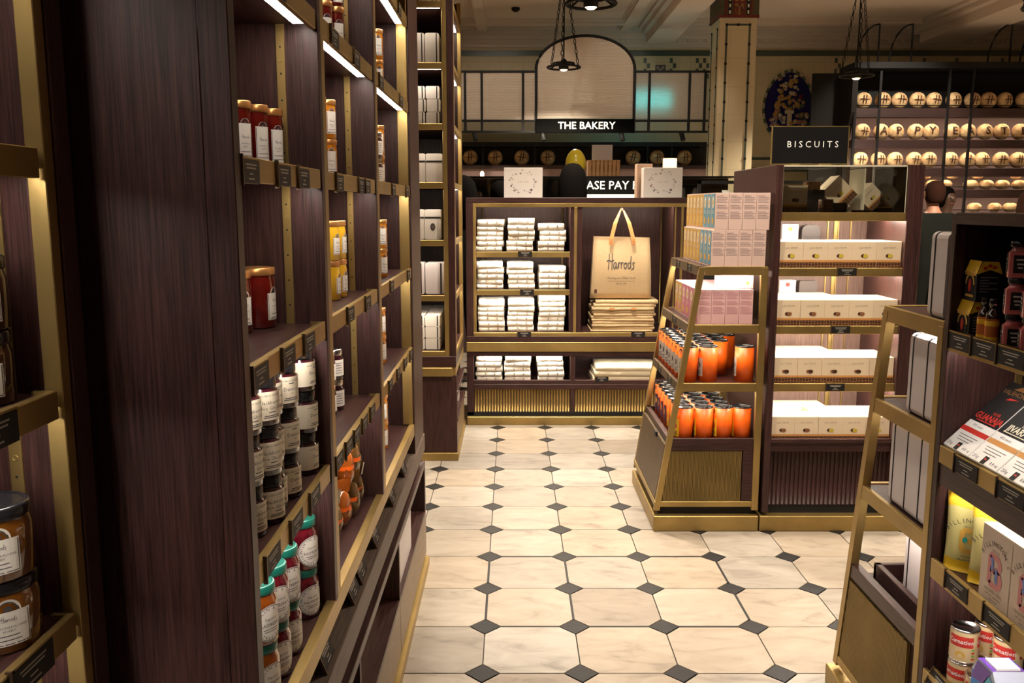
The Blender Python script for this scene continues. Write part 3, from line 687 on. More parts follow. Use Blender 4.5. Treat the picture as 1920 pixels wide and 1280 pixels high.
for nm, k, z, pos, nt_ in b2:
    hh = {slimo[0][1].name: .0985, lemonk[0][1].name: .1025, silverk[0][1].name: .0845, slimr[0][1].name: .1205}[k[0][1].name]
    for i, (x, y) in enumerate(pos):
        for t in range(nt_): jar(k, x, y, z + .0005 + t * hh, '%s preserve jar, %s of its stack, %s from far divider, centre bay' % (nm, 'lower' if t == 0 else 'upper', ORD[i]), 'preserve jars in the centre bay', a=-50 if k is not lemonk else -12)
b3 = (('amber', slimo, 1.98, -.452, 3.05), ('amber', slimo, 1.667, -.45, 3.02), ('dark', silverk, 1.667, -.45, 2.95), ('orange marmalade', slimo, 1.355, -.452, 3.05), ('orange marmalade', slimo, .73, -.47, 3.10), ('orange marmalade', slimo, 1.045, -.47, 3.10))
for i, (nm, k, z, x, y) in enumerate(b3):
    for t in range(2): jar(k, x, y, z + .0005 + t * (.0985 if k is slimo else .0845), '%s preserve jar, %s of two, %s shelf, farthest bay' % (nm, 'lower' if t == 0 else 'upper', LVN.get(z, 'bottom') + (' front' if i % 2 else '')), 'preserve jars in the farthest bay', a=-55)
# honey on the nearest unit
for t in range(2): jar(honeyk, -.655, 1.062 - t * .004, 1.0455 + t * .0945, '%s of two stacked amber honey jars with black lids' % ('lower' if t == 0 else 'upper'), 'honey jars on the nearest unit', a=-52, nm='honey_jar')
for t in range(2): jar(dhoneyk, -.664, 1.075, 1.3555 + t * .0925, '%s of two stacked dark honey jars at the picture edge' % ('lower' if t == 0 else 'upper'), 'honey jars on the nearest unit', a=-48, nm='honey_jar')
# cellophane sweets bags, bottom shelf of the centre bay
cello = mat('brown_sweets', (.10, .045, .010), .15, coat=1, var=.8, scale=30); cello2 = mat('orange_sweets', (.30, .07, .008), .15, coat=1, var=.6, scale=30)
def bag_mesh(m_, seed):
    rg = random.Random(seed); b = MB(); b.ell((0, 0, .055), (.027, .022, .052), 12, 9)
    b.v = [(x * (1 + rg.uniform(-.16, .16)), y * (1 + rg.uniform(-.16, .16)), max(0, z)) for x, y, z in b.v]
    b.prism([(-.022, .098), (.022, .098), (.030, .135), (-.030, .135)], lambda x, z: (x, -.004, z), lambda x, z: (x, .004, z))
    return b.mesh('bag', m_)
bk = [bag_mesh(cello, 1), bag_mesh(cello2, 2), bag_mesh(cello, 3)]
band = MB().lathe([(.026, .05), (.0265, .062)], 14, cap=False, sy=.85).mesh('paper_band', orange)
for i, (x, y, z, k) in enumerate(((-.458, 2.475, .7305, 0), (-.455, 2.385, .7305, 2), (-.462, 2.30, .7305, 1), (-.455, 2.43, .832, 0), (-.46, 2.335, .835, 1), (-.465, 2.20, .7305, 0))):
    spawn([('bag', bk[k], None), ('paper_band', band, None)], 'sweets_bag', 'cellophane bag of %s sweets, %s in the heap on the bottom shelf' % ('orange' if k == 1 else 'brown', ORD[i]), 'bag', (x, y, z), random.uniform(0, 6), 'cellophane sweets bags')
# ------------------------------------------------------------------ price tags
def tag_meshes(wd=.092, ht=.036):
    clip = MB().box(-.003, 0, -wd / 2, wd / 2, 0, ht, 0, .0006).box(-.003, .004, -wd / 2 - .003, -wd / 2, -.004, ht + .006, 0).box(-.010, .001, -wd / 2, wd / 2, ht, ht + .003, 1)
    card = MB().box(0, .0012, -wd / 2 + .002, wd / 2 - .002, .001, ht - .001)
    ink = MB()
    for (x, z, a) in ((0, .78, .30), (0, .64, .26), (0, .40, .09), (0, .20, .16)): ink.flat(*grid2d(x - wd * a, x + wd * a, ht * z - .0012, ht * z + .0012), face_px(.0014, 0, 0))
    return [('clip', clip.mesh('clip', [bronze, brassy]), None), ('card', card.mesh('card', blackp), None), ('print', ink.mesh('print', greytxt), 1)]
tagk = tag_meshes()
tagw = tag_meshes(.10, .040)
def ptag(x, y, z, rz, label, group, kit=None, rot=None): return spawn(kit or tagk, 'price_tag', label, 'price tag', (x, y, z), rz, group, rot)
BN = ('nearest bay', 'centre bay', 'farthest bay')
for bi, z, ys in ((0, 1.98, (1.55,)), (0, 1.667, (1.34, 1.535, 1.68)), (0, 1.355, (1.345, 1.52, 1.68)), (0, 1.045, (1.37, 1.53, 1.68)),
                  (1, 1.98, (2.02, 2.30)), (1, 1.667, (2.03, 2.32, 2.42)), (1, 1.355, (2.12, 2.38)), (1, 1.045, (1.93, 2.05, 2.16, 2.28, 2.41)),
                  (2, 2.29, (3.2,)), (2, 1.98, (2.72, 3.2)), (2, 1.667, (2.95, 3.33)), (2, 1.355, (2.86, 3.33)), (2, 1.045, (2.78, 2.98, 3.18, 3.36))):
    for i, y in enumerate(ys):
        ptag(XF - .001, y, z - .035, 0, '%s black price tag from the camera, %s shelf edge, %s' % (ORD[i], LVN[z], BN[bi]), 'price tags on the oak unit')
for i, y in enumerate((1.40, 1.60, 1.80, 2.13, 2.25, 2.50, 2.86, 3.18, 3.52)):
    ptag(-.398, y, .612, 0, '%s leaning price tag from the camera on the nosing ledge' % ORD[i], 'price tags leaning on the ledge', rot=(0, R(-22), 0), kit=tagw)
for z, y in ((1.355, .985), (1.045, 1.02), (1.045, .93)):
    ptag(AX - .003, y, z - .036, 0, 'black price tag on the nearest unit, %s shelf, %s' % (LVN[z], 'by the brass jamb' if y != .93 else 'cut by the picture edge'), 'price tags on the nearest unit', kit=tagw)
# things in the low cubbies
def rbox(mb, x0, x1, y0, y1, z0, z1, r=.012, m=0, axis='y'):
    """box with its four corners rounded in the plane across the given axis"""
    P = []
    if axis == 'y': a0, a1, b0, b1, e0, e1 = x0, x1, z0, z1, y0, y1; f = lambda e: (lambda a, b: (a, e, b))
    elif axis == 'x': a0, a1, b0, b1, e0, e1 = y0, y1, z0, z1, x0, x1; f = lambda e: (lambda a, b: (e, a, b))
    else: a0, a1, b0, b1, e0, e1 = x0, x1, y0, y1, z0, z1; f = lambda e: (lambda a, b: (a, b, e))
    for cx, cy, s in ((a1 - r, b1 - r, 0), (a0 + r, b1 - r, 90), (a0 + r, b0 + r, 180), (a1 - r, b0 + r, 270)):
        P += [(cx + r * math.cos(R(s + t)), cy + r * math.sin(R(s + t))) for t in (0, 30, 60, 90)]
    mb.prism(P, f(e0), f(e1), m); return mb
solo('storage_tin', rbox(MB(), -.62, -.40, 2.96, 3.35, .262, .43, .02, axis='z'), tin_white, 'pale rounded box standing in the far low cubby', 'box')
solo('folded_card', MB().box(-.462, -.455, 2.16, 2.84, .264, .43, 0, .001), cream, 'tall sheet of cream card leaning in the middle low cubby', 'card')
solo('cork_disc', MB().lathe([(.016, 0), (.017, .004), (.014, .008)], 14), canvas, 'small round cork disc lying in the middle low cubby', 'disc', (-.43, 2.22, .262))
# ------------------------------------------------------------------ tall open unit of gift boxes before the counter
C = thing('shelving_unit', 'tall narrow brass-framed shelving tower of pale gift boxes', 'shelving')
CY0, CY1, CX0, CX1 = 5.42, 6.30, -.80, -.35
part('corner_post', MB().box(-.390, CX1, CY0, CY0 + .05, .66, 2.95, 0, .002), woodz, C)
part('corner_post', MB().box(-.42, CX1, CY1 - .05, CY1, .66, 2.95, 0, .002), woodz, C)
part('corner_post', MB().box(CX0, CX0 + .05, CY0, CY1, .66, 2.95, 0, .002), woodz, C)
part('brass_post', MB().box(-.418, -.390, CY0, CY0 + .03, .66, 2.95, 0, .002), brassz, C)
part('brass_post', MB().box(-.375, CX1 + .001, CY0 + .05, CY0 + .075, .66, 2.95, 0, .002), brassz, C)
part('brass_liner', MB().box(-.412, -.408, CY0 + .07, CY1 - .05, .66, 2.95), brassz, C)
part('brass_post', MB().box(-.375, CX1 + .001, CY1 - .075, CY1 - .05, .66, 2.95, 0, .002), brassz, C)
CZ = (2.79, 2.44, 2.086, 1.738, 1.39, 1.05, .70)
for z in CZ:
    s = part('shelf', MB().box(CX0, -.408, CY0 + .03, CY1, z - .03, z - .004), woodx, C)
    part('brass_edge', MB().box(CX0, -.418, CY0, CY0 + .03, z - .036, z, 0, .002), brassx, s)
    part('side_ledge', MB().box(-.408, CX1 - .004, CY0 + .075, CY1 - .075, z - .03, z - .004).box(-.36, CX1, CY0 + .075, CY1 - .075, z - .034, z, 1), [woody, brassy], s)
    if z > .8:
        part('light_strip', MB().box(-.75, -.43, CY0 + .034, CY0 + .052, z - .0335, z - .030), led_hi, s)
        part('light_strip', MB().box(-.395, -.38, CY0 + .09, CY1 - .09, z - .033, z - .030), led, s)
part('back_panel', MB().box(CX0, -.415, CY1 - .02, CY1, .66, 2.95), woodz, C)
part('lower_rail', MB().box(CX0, CX1, CY0 - .006, CY1, .60, .668, 0, .002), woodx, C)
part('brass_nosing', MB().box(CX0, -.372, CY0 - .03, CY0 + .02, .545, .60, 0, .003).box(-.40, -.352, CY0, CY1, .545, .60, 0, .002), brassx, C)
lo = part('base_cabinet', MB().box(CX0, -.347, CY0, CY0 + .04, .05, .548, 0, .002).box(CX0, -.42, CY0 + .04, CY1, .05, .548).box(-.42, -.347, CY0 + .04, CY1, .40, .43, 0, .002), woodz, C)
part('side_door', MB().box(-.42, -.349, CY0 + .05, CY1 - .02, .06, .24, 0, .002), wood('door_oak', 1, (.12, .08, .045), (.28, .2, .11)), lo)
part('side_shelf', MB().box(-.42, -.343, CY0 + .04, CY1, .24, .262, 0, .002), woody, lo)
part('plinth', MB().box(CX0, -.339, CY0 - .02, CY1, 0, .05, 0, .002), brassx, lo)
def gift_box(x0, x1, y0, y1, z0, z1, label, group, seam='v', emblem=False, m=None, nm='gift_box'):
    t = thing(nm, label, 'box', ((x0 + x1) / 2, y0, z0), group=group); w_, d_, h_ = (x1 - x0) / 2, y1 - y0, z1 - z0
    part('body', rbox(MB(), -w_, w_, 0, d_, 0, h_, min(.012, h_ * .1), axis='y'), m or boxgrey, t)
    s = MB()
    if seam == 'v': s.box(w_ * .55, w_ * .70, -.001, d_ * .9, .002, h_ - .002)
    elif seam == 'h': s.box(-w_ + .001, w_ - .001, -.001, d_ * .9, h_ * .70, h_ * .76)
    part('black_band', s, blackm, t)
    if emblem:
        e = MB().flat(*disc2d(.016, .024, 12, 0, h_ * .42), face_ny(0, -.0012, 0)).flat(*scl(text2d('H'), .02, 0, h_ * .42), face_ny(0, -.002, 0), 1); part('emblem', e, [darktxt, goldlid], t)
    return t
RN = {2.79: 'uppermost', 2.44: 'second', 2.086: 'third', 1.738: 'fourth', 1.39: 'fifth', 1.05: 'sixth', .70: 'lowest'}
for i in range(3):
    gift_box(-.72 + i * .088, -.636 + i * .088, 5.51, 5.64, 2.79, 2.95, 'pale gift box with black band, %s on the uppermost tower shelf' % ORD[i], 'gift boxes in the tower')
    gift_box(-.70 + i * .088, -.616 + i * .088, 5.51, 5.64, 2.44, 2.625, 'tall pale gift box, %s on the second tower shelf from the top' % ORD[i], 'gift boxes in the tower')
    for j in range(3): gift_box(-.70 + i * .088 + (j % 2) * .006, -.618 + i * .088 + (j % 2) * .006, 5.51, 5.59, 2.086 + j * .077, 2.161 + j * .077, 'small pale gift box, column %s, %s, third tower shelf' % (('one', 'two', 'three')[i], TIER[j]), 'gift boxes in the tower')
for i in range(2):
    gift_box(-.635 + i * .105, -.533 + i * .105, 5.51, 5.59, 1.738, 1.915, 'pale gift box with horizontal band, %s on the fourth tower shelf' % ORD[i], 'gift boxes in the tower', 'h')
    gift_box(-.648 + i * .105, -.546 + i * .105, 5.51, 5.62, 1.39, 1.575, 'pale gift box %s on the fifth tower shelf' % ('with dark emblem' if i else 'with plain front'), 'gift boxes in the tower', 'h', bool(i))
    gift_box(-.668 + i * .125, -.548 + i * .125, 5.51, 5.66, 1.05, 1.245, 'rounded grey tin, %s on the sixth tower shelf' % ORD[i], 'gift boxes in the tower', 'v', m=tin_white)
for r_ in range(5):
    for i in range(2):
        for j in range(3): gift_box(-.645 + i * .098, -.551 + i * .098, 5.50 + r_ * .12, 5.605 + r_ * .12, .70 + j * .073, .771 + j * .073, 'small cream box, row %s back, column %s, %s tier, lowest tower shelf' % (ORD[r_], ('one', 'two')[i], TIER[j]), 'small boxes in the tower')
for i, (y, z) in enumerate(((5.6, .64), (5.95, .64), (5.7, .262), (5.95, .262))):
    if i > 1: solo('price_card', MB().box(-.40, -.37, y, y + .12, z, z + .055, 0, .002), tin_white, 'pale carton lying on the low side shelf of the tower, %s' % ORD[i - 2], 'carton')

# ------------------------------------------------------------------ low display counter with cloths and totes
D = thing('display_counter', 'dark oak display counter with brass frame holding cloths and tote bags', 'counter')
DY, X0, X1 = 6.35, -.331, 1.36
part('top_board', MB().box(X0, X1, DY, 7.0, 1.615, 1.655, 0, .003), woodx, D)
part('side_panel', MB().box(X0, -.28, DY, 7.0, .065, 1.615, 0, .002), woodz, D)
part('side_panel', MB().box(1.30, X1, DY, 7.0, .065, 1.615, 0, .002), woodz, D)
part('back_panel', MB().box(-.28, 1.30, 6.80, 6.82, .065, 1.615), woodz, D)
part('centre_post', MB().box(.418, .502, DY + .008, 6.80, .66, 1.59, 0, .002), woodz, D)
part('end_post', MB().box(1.155, 1.30, DY + .008, 6.80, .66, 1.59, 0, .002), woodz, D)
f = MB().box(-.28, -.259, DY, DY + .03, .683, 1.615, 0, .0015).box(-.259, 1.30, DY, DY + .03, 1.588, 1.615, 0, .0015).box(.446, .466, DY, DY + .03, .683, 1.588, 0, .0015).box(-.28, 1.30, DY - .004, DY + .03, .656, .684, 0, .0015)
f.box(1.21, 1.228, DY, DY + .03, .683, 1.588, 0, .0015).box(1.165, 1.175, DY, DY + .02, .683, 1.588)
part('brass_frame', f, brassx, D)
for k, x in enumerate((-.225, .385, .51, 1.14)): part('hanging_rod', MB().tube([(x, 6.77, .7), (x, 6.77, 1.58)], .006, 8), brassz, D)
for z in (1.268, .994):
    s = part('shelf', MB().box(-.28, .418, DY + .02, 6.80, z - .025, z - .003), woodx, D)
    part('brass_edge', MB().box(-.258, .418, DY + .004, DY + .022, z - .037, z + .002, 0, .0015), brassx, s)
    part('light_strip', MB().box(-.24, .40, DY + .026, DY + .046, z - .033, z - .0255), led_hi, s)
part('light_strip', MB().box(-.24, .40, DY + .034, DY + .058, 1.594, 1.602).box(.51, 1.14, DY + .034, DY + .058, 1.594, 1.602), led_hi, D)
part('light_strip', MB().box(-.24, .40, DY + .05, DY + .07, .505, .512).box(.51, 1.2, DY + .05, DY + .07, .505, .512), led_hi, D)
part('deck', MB().box(-.28, 1.30, DY + .03, 6.80, .655, .680), woodx, D)
part('lower_rail', MB().box(X0, X1, DY - .006, DY + .03, .615, .657, 0, .002).box(X0, X1, DY - .002, 6.8, .508, .545, 0, .002), woodx, D)
part('brass_band', MB().box(X0, X1, DY - .016, DY + .02, .545, .615, 0, .003), brassx, D)
part('cubby_divider', MB().box(.430, .462, DY + .002, 6.8, .065, .508, 0, .002), woodz, D)
part('cubby_floor', MB().box(-.28, 1.30, DY, 6.8, .262, .300, 0, .002).box(-.28, 1.30, DY + .004, DY + .03, .300, .330, 0, .002), woodx, D)
for x0, x1 in ((-.28, .430), (.462, 1.30)):
    p_ = part('fluted_door', MB().box(x0, x1, DY + .02, DY + .035, .092, .262), bronze, D)
    b = MB(); n = int((x1 - x0) / .0205)
    for i in range(n):
        xx = x0 + (x1 - x0) * (i + .5) / n; b.tube([(xx, DY + .018, .093), (xx, DY + .018, .261)], .0082, 6)
    part('flutes', b, brassz, p_)
part('base_rail', MB().box(X0, X1, DY, DY + .1, .06, .092, 0, .001), blackm, D)
part('plinth', MB().box(X0, X1, DY - .03, 6.98, 0, .062, 0, .003), brassx, D)
# folded cloths
def cloth_kit(w_, d_, h_, seed):
    rg = random.Random(seed); b = MB(); n = 9; V = []
    prof = [(0, .0), (-.006, .30), (-.008, .5), (-.006, .72), (0, 1.0)]
    nx = 8
    for i in range(nx + 1):
        x = -w_ / 2 + w_ * i / nx; wob = rg.uniform(-.003, .003)
        ring = [(x, d_, 0), *[(x, y + wob, z * h_ + rg.uniform(-.0022, .0022)) for y, z in prof], (x, d_, h_)]; V.append(ring)
    k = len(V[0])
    for r_ in V: b.v += r_
    for i in range(nx):
        for j in range(k - 1): b.face((i * k + j, (i + 1) * k + j, (i + 1) * k + j + 1, i * k + j + 1), 0, True)
    b.face(range(k), 0); b.face([nx * k + j for j in range(k)][::-1], 0)
    st = MB()
    for fx in (-.12,):
        st.box(fx * w_ - .005, fx * w_ + .005, -.0100, .02, h_ * .25, h_ * .8)
    s2 = MB().box(.24 * w_ - .005, .24 * w_ + .005, -.0100, .02, h_ * .25, h_ * .8)
    return [('folded_cloth', b.mesh('folded_cloth', cotton), None), ('woven_stripe', st.mesh('woven_stripe', greyst), 0), ('woven_stripe', s2.mesh('woven_stripe', greyst), 0)]
clk = [cloth_kit(.19, .27, .036, 40 + i) for i in range(4)]
slit = MB().box(-.045, .05, .06, .09, .0372, .0385).mesh('tan_hem', canvas)
ROWN = {1.268: 'top', .994: 'middle', .68: 'lower', .33: 'bottom cubby'}
CLOTHS = ((1.268, ((-.163, 6), (.063, 6), (.29, 5))), (.994, ((-.163, 5), (.063, 5), (.30, 4))), (.68, ((-.155, 6), (.063, 6), (.29, 7))), (.30, ((-.17, 5), (.045, 5), (.285, 5))))
for z, st in CLOTHS:
    for c_, (x, n) in enumerate(st):
        zz = z + .001; hs = 1.0
        for i in range(n):
            last = i == n - 1; k = random.choice(clk); hgt = random.uniform(.92, 1.1) if not last else 1.35
            t = spawn(k, 'folded_towel', 'white checked towel, %s from the bottom of the %s stack, %s row' % (ORD[i], ('near-tower', 'centre', 'centre-post')[c_], ROWN[.33 if z == .30 else z]), 'towel', (x + random.uniform(-.008, .008), DY + .080 + random.uniform(-.006, .008), zz), R(random.uniform(-2.5, 2.5)), 'folded checked towels on the counter')
            t.scale = (1, 1, hgt); zz += .036 * hgt + .0008
            if last and (c_ + int(z * 10)) % 2 == 0: link('tan_hem', slit, t)
for i, (x, z) in enumerate(((.095, 1.233), (.11, .958), (.09, .652), (.92, .652), (.66, .318))):
    spawn(tagw, 'price_tag', 'black price tag on the counter %s' % ('top shelf edge', 'middle shelf edge', 'brass rail below the towels', 'brass rail below the tote stack', 'bottom cubby edge')[i], 'price tag', (x, DY + (.0015 if i < 2 else -.007 if i < 4 else .003), z), R(-90), 'price tags on the counter')
# hanging canvas tote
T = thing('tote_bag', 'natural canvas tote bag with script logo hanging from a hook by tan handles', 'bag', (.80, 6.455, .925))
def tb(u, v): # front panel: narrower, wavy at the top
    w_ = .205 + .018 * (1 - v); x = (u - .5) * 2 * w_; y = -.030 * math.sin(math.pi * min(1, v * 1.15)) * (1 - .5 * abs(u - .5)) + .006 * math.sin(9 * u + 5 * v) * v
    return (x, y, v * (.452 - .010 * u))
b = MB(); nu, nv = 12, 10
for j in range(nv + 1):
    for i in range(nu + 1): b.v.append(tb(i / nu, j / nv))
for j in range(nv + 1):
    for i in range(nu + 1):
        x, y, z = tb(i / nu, j / nv); b.v.append((x * 1.0, .06 + .02 * math.sin(3 * i / nu), z))
o_ = (nu + 1) * (nv + 1); W_ = nu + 1
for j in range(nv):
    for i in range(nu):
        q = [j * W_ + i, j * W_ + i + 1, (j + 1) * W_ + i + 1, (j + 1) * W_ + i]; b.face(q, 0, True); b.face([o_ + k for k in q[::-1]], 0, True)
    b.face((j * W_, (j + 1) * W_, o_ + (j + 1) * W_, o_ + j * W_)); b.face((j * W_ + nu, o_ + j * W_ + nu, o_ + (j + 1) * W_ + nu, (j + 1) * W_ + nu))
for i in range(nu): b.face((i, o_ + i, o_ + i + 1, i + 1))
bag = part('bag_body', b, canvas, T)
part('script_logo', MB().flat(*scl(SCRIPT, .082, -.008, .262, .105), lambda x, y: (x, tb(.5 + x / .42, y / .45)[1] - .003, y)), darktxt, T)
b = MB(); fy = lambda x, y: (x, tb(.5 + x / .43, y / .45)[1] - .003, y)
b.flat(*scl(text2d('Purveyors of fine food'), .0225, 0, .150), fy).flat(*grid2d(-.10, .10, .1265, .1280, 8), fy).flat(*scl(text2d('SINCE 1849', 1), .0155, 0, .108), fy)
part('small_print', b, darktxt, T); part('leather_patch', MB().flat(*grid2d(-.196, -.176, .04, .066), fy), mat('brown_patch', (.09, .03, .02), .6), T)
for s_ in (-1, 1):
    b = MB(); pts = [(s_ * .082, -.038, .392), (s_ * .080, -.036, .435), (s_ * .05, -.015, .55), (s_ * .004, .02, .655)]
    for i in range(3):
        p, q = pts[i], pts[i + 1]; w0 = .014 if i < 2 else .014; w1 = .014 if i < 2 else .004
        b.prism([(0, 0), (1, 0), (1, 1), (0, 1)], lambda u, v, p=p, q=q, w0=w0, w1=w1: tuple((p[k] if v == 0 else q[k]) + ((u - .5) * 2 * (w0 if v == 0 else w1) if k == 0 else 0) for k in range(3)), lambda u, v, p=p, q=q, w0=w0, w1=w1: tuple((p[k] if v == 0 else q[k]) + ((u - .5) * 2 * (w0 if v == 0 else w1) if k == 0 else (.005 if k == 1 else 0)) for k in range(3)))
    for z in (.40, .42): b.ell((s_ * .082, -.042, z), (.004, .003, .004), 8, 5)
    part('handle', b, leather, T)
solo('bag_hook', MB().tube([(.80, 6.475, 1.59), (.80, 6.475, 1.57), (.806, 6.47, 1.565), (.812, 6.465, 1.572)], .005, 8), chrome, 'small steel hook under the counter top carrying the tote', 'hook')
def tote_kit(w_, d_, h_, seed):
    rg = random.Random(seed); b = MB(); nx = 8; V = []
    for i in range(nx + 1):
        x = -w_ / 2 + w_ * i / nx; a = rg.uniform(-.0025, .0025)
        V.append([(x, d_, 0), (x, .004 + a, 0), (x, -.004 + a, h_ * .5 + a), (x, .003 + a, h_), (x, d_, h_)])
    for r_ in V: b.v += r_
    for i in range(nx):
        for j in range(4): b.face((i * 5 + j, (i + 1) * 5 + j, (i + 1) * 5 + j + 1, i * 5 + j + 1), 0, True)
    b.face(range(5)); b.face([nx * 5 + j for j in range(5)][::-1])
    return b
tk = [[('folded_bag', tote_kit(.455, .30, .021, s).mesh('folded_bag', canvas), None)] for s in range(3)]
hd = MB().box(-.10, -.066, -.012, .02, .004, .020, 0, .002).box(.06, .094, -.012, .02, .004, .020, 0, .002).mesh('handle_end', leather)
zz = .681
for i in range(11):
    h_ = random.uniform(.8, 1.15) if i < 9 else 1.2
    t = spawn(tk[i % 3], 'folded_tote', 'folded canvas tote, %s from the bottom of the stack under the hanging bag' % ORD[i], 'bag', (.815 + random.uniform(-.012, .012) + (.02 if i > 8 else 0), DY + .055 + random.uniform(-.008, .008), zz), R(random.uniform(-1.5, 1.5)), 'folded canvas totes')
    t.scale = (1, 1, h_); zz += .0213 * h_
    if i == 8: link('handle_end', hd, t)
creamc = mat('cream_canvas', (.70, .60, .42), .85)
ck = [[('folded_bag', tote_kit(.45, .30, .042, s + 9).mesh('folded_bag', creamc), None)] for s in range(2)]
zz = .301
for i in range(3):
    t = spawn(ck[i % 2], 'folded_tote', 'folded cream canvas bag, %s from the bottom, in the low cubby' % ORD[i], 'bag', (.825 + .01 * i, DY + .06, zz), R(1 - i), 'folded cream bags in the low cubby'); zz += .0425
# boxes on the counter top
def wreath_box(x0, x1, label):
    t = thing('gift_box', label, 'box', ((x0 + x1) / 2, 6.48, 1.655), group='white wreath boxes on the counter'); w_ = (x1 - x0) / 2
    part('carton', MB().box(-w_, w_, 0, .13, 0, .215, 0, .0015), whitecard, t)
    b = MB(); rg = random.Random(5)
    for i in range(60):
        a = 2 * math.pi * i / 60; rx, rz_ = .082 + rg.uniform(-.022, .016), .080 + rg.uniform(-.02, .012)
        if rg.random() < .22: continue
        k = rg.uniform(.003, .009); b.flat(*disc2d(k, k * rg.uniform(.5, 1), 7, rx * math.cos(a) * 1.05, .112 + rz_ * math.sin(a)), face_ny(0, -.0012, 0), rg.choice((0, 0, 1, 2)))
    part('wreath_print', b, [mat('sage_print', (.36, .33, .32), .6), mat('mauve_print', (.40, .30, .34), .6), mat('taupe_print', (.45, .36, .30), .6)], t)
    part('lettering', MB().flat(*scl(text2d('E A S T E R'), .016, 0, .112), face_ny(0, -.0012, 0)), mat('faint_print', (.48, .40, .37), .6), t)
wreath_box(-.058, .222, 'white box with floral wreath print on the counter near the tower')
wreath_box(.955, 1.235, 'white box with floral wreath print on the counter near the stacked cartons')
solo('carton', MB().box(.932, 1.045, 6.66, 6.80, 1.655, 1.905, 0, .0015), mat('warm_lit_carton', (.62, .42, .30), .55), 'upright carton in warm-lit tan standing behind the white wreath box', 'box')  # warm light falling on this box is put into its tan colour
# ------------------------------------------------------------------ island: sloping end stand with cartons and orange tins
IY0, IY1 = 4.20, 4.95
def XL(z): return .712 + .156 * (z - .14)
F = thing('display_stand', 'brass ladder-framed display stand of cartons and orange tins on the island end', 'stand')
def sloped(y0, y1, w_=.028):
    return MB().prism([(XL(.10), .10), (XL(.10) + w_, .10), (XL(1.31) + w_, 1.307), (XL(1.31), 1.307)], lambda x, z: (x, y0 - .001, z), lambda x, z: (x, y1 + .001, z))
part('leg', sloped(IY0, IY0 + .024), brassz, F); part('leg', sloped(IY1 - .024, IY1), brassz, F)
for y in (IY0, IY1 - .024): part('leg', MB().box(1.190, 1.2235, y - .001, y + .025, .101, 1.307, 0, .0015), brassz, F)
def istand_shelf(z, tags):
    s = part('shelf', MB().box(XL(z) + .012, 1.20, IY0 + .014, IY1 - .014, z - .022, z, 0, .001), woody, F)
    part('brass_edge', MB().box(XL(z) + .026, 1.19 if z < 1.3 else 1.222, IY0, IY0 + .014, z - .040, z + .002, 0, .0015), brassx, s)
    part('side_edge', MB().box(XL(z) - .003, XL(z) + .011, IY0 + .022, IY1 - .022, z - .042, z + .004, 0, .0015), bronze, s)
    part('back_edge', MB().box(XL(z) + .026, 1.19, IY1 - .014, IY1, z - .040, z + .002), brassx, s)
    part('light_strip', MB().box(XL(z) + .05, 1.17, IY0 + .022, IY0 + .040, z - .032, z - .0225).box(XL(z) + .02, XL(z) + .035, IY0 + .06, IY1 - .06, z - .032, z - .0225), led_hi, s)
    for i, y in enumerate(tags): spawn(tagk, 'price_tag', 'price tag on the sloping side, %s shelf edge, %s from the camera' % ({1.31: 'top', 1.03: 'second', .743: 'third'}[z], ORD[i]), 'price tag', (XL(z) - .003, y, z - .036), R(180), 'price tags on the island end')
for z, tg in ((1.31, (4.42, 4.72)), (1.03, (4.55,)), (.743, (4.40, 4.70))): istand_shelf(z, tg)
bz0, bz1 = .125, .467
bd = part('base', MB().prism([(XL(bz0) + .012, bz0), (1.19, bz0), (1.19, .44), (XL(.44) + .012, .44)], lambda x, z: (x, IY0 + .02, z), lambda x, z: (x, IY1 - .02, z)), woodz, F)
part('tray_rim', MB().box(XL(.467) + .01, 1.19, IY0 + .004, IY0 + .026, .405, .467, 0, .002).box(XL(.467) + .004, XL(.467) + .03, IY0 + .02, IY1 - .02, .44, .467, 0, .002).box(XL(.467) + .01, 1.19, IY1 - .04, IY1 - .02, .44, .467).box(1.14, 1.19, IY0 + .006, IY0 + .024, .15, .405), woodx, bd)
part('side_panel', MB().prism([(XL(.15) - .001, .15), (XL(.43) - .001, .43), (XL(.43) + .012, .43), (XL(.15) + .012, .15)], lambda x, z: (x, IY0 + .03, z), lambda x, z: (x, IY1 - .03, z)), bronze, bd)
part('brass_rail', MB().box(XL(.13), 1.19, IY0, IY0 + .024, .118, .146, 0, .0015).box(XL(.13) - .002, XL(.13) + .02, IY0, IY1, .118, .146, 0, .0015), brassx, bd)
b = MB(); n = 58
for i in range(n):
    u = (i + .5) / n; x = XL(.16) + .034 + u * (1.135 - XL(.16) - .034); zt = .402; zb = .147
    x2 = max(x, XL(zt) + .03)
    if x >= XL(zb) + .03:
        zt2 = zt if x >= XL(zt) + .03 else zb + (x - XL(zb) - .03) / .156
        if zt2 - zb > .02: b.box(x - .0015, x + .0015, IY0 + .008, IY0 + .0195, zb, zt2)
part('fluted_panel', b, brassz, bd)
part('plinth', MB().box(.702, 1.222, IY0 - .022, IY1 + .01, 0, .078, 0, .003).box(.73, 1.20, IY0 + .02, IY1 - .02, .078, .125, 1), [brassx, void], bd)
solo('handle_clip', MB().box(XL(.43) - .012, XL(.43) - .001, 4.44, 4.48, .415, .44, 0, .001), blackm, 'small dark clip on the sloping side panel of the island', 'clip')
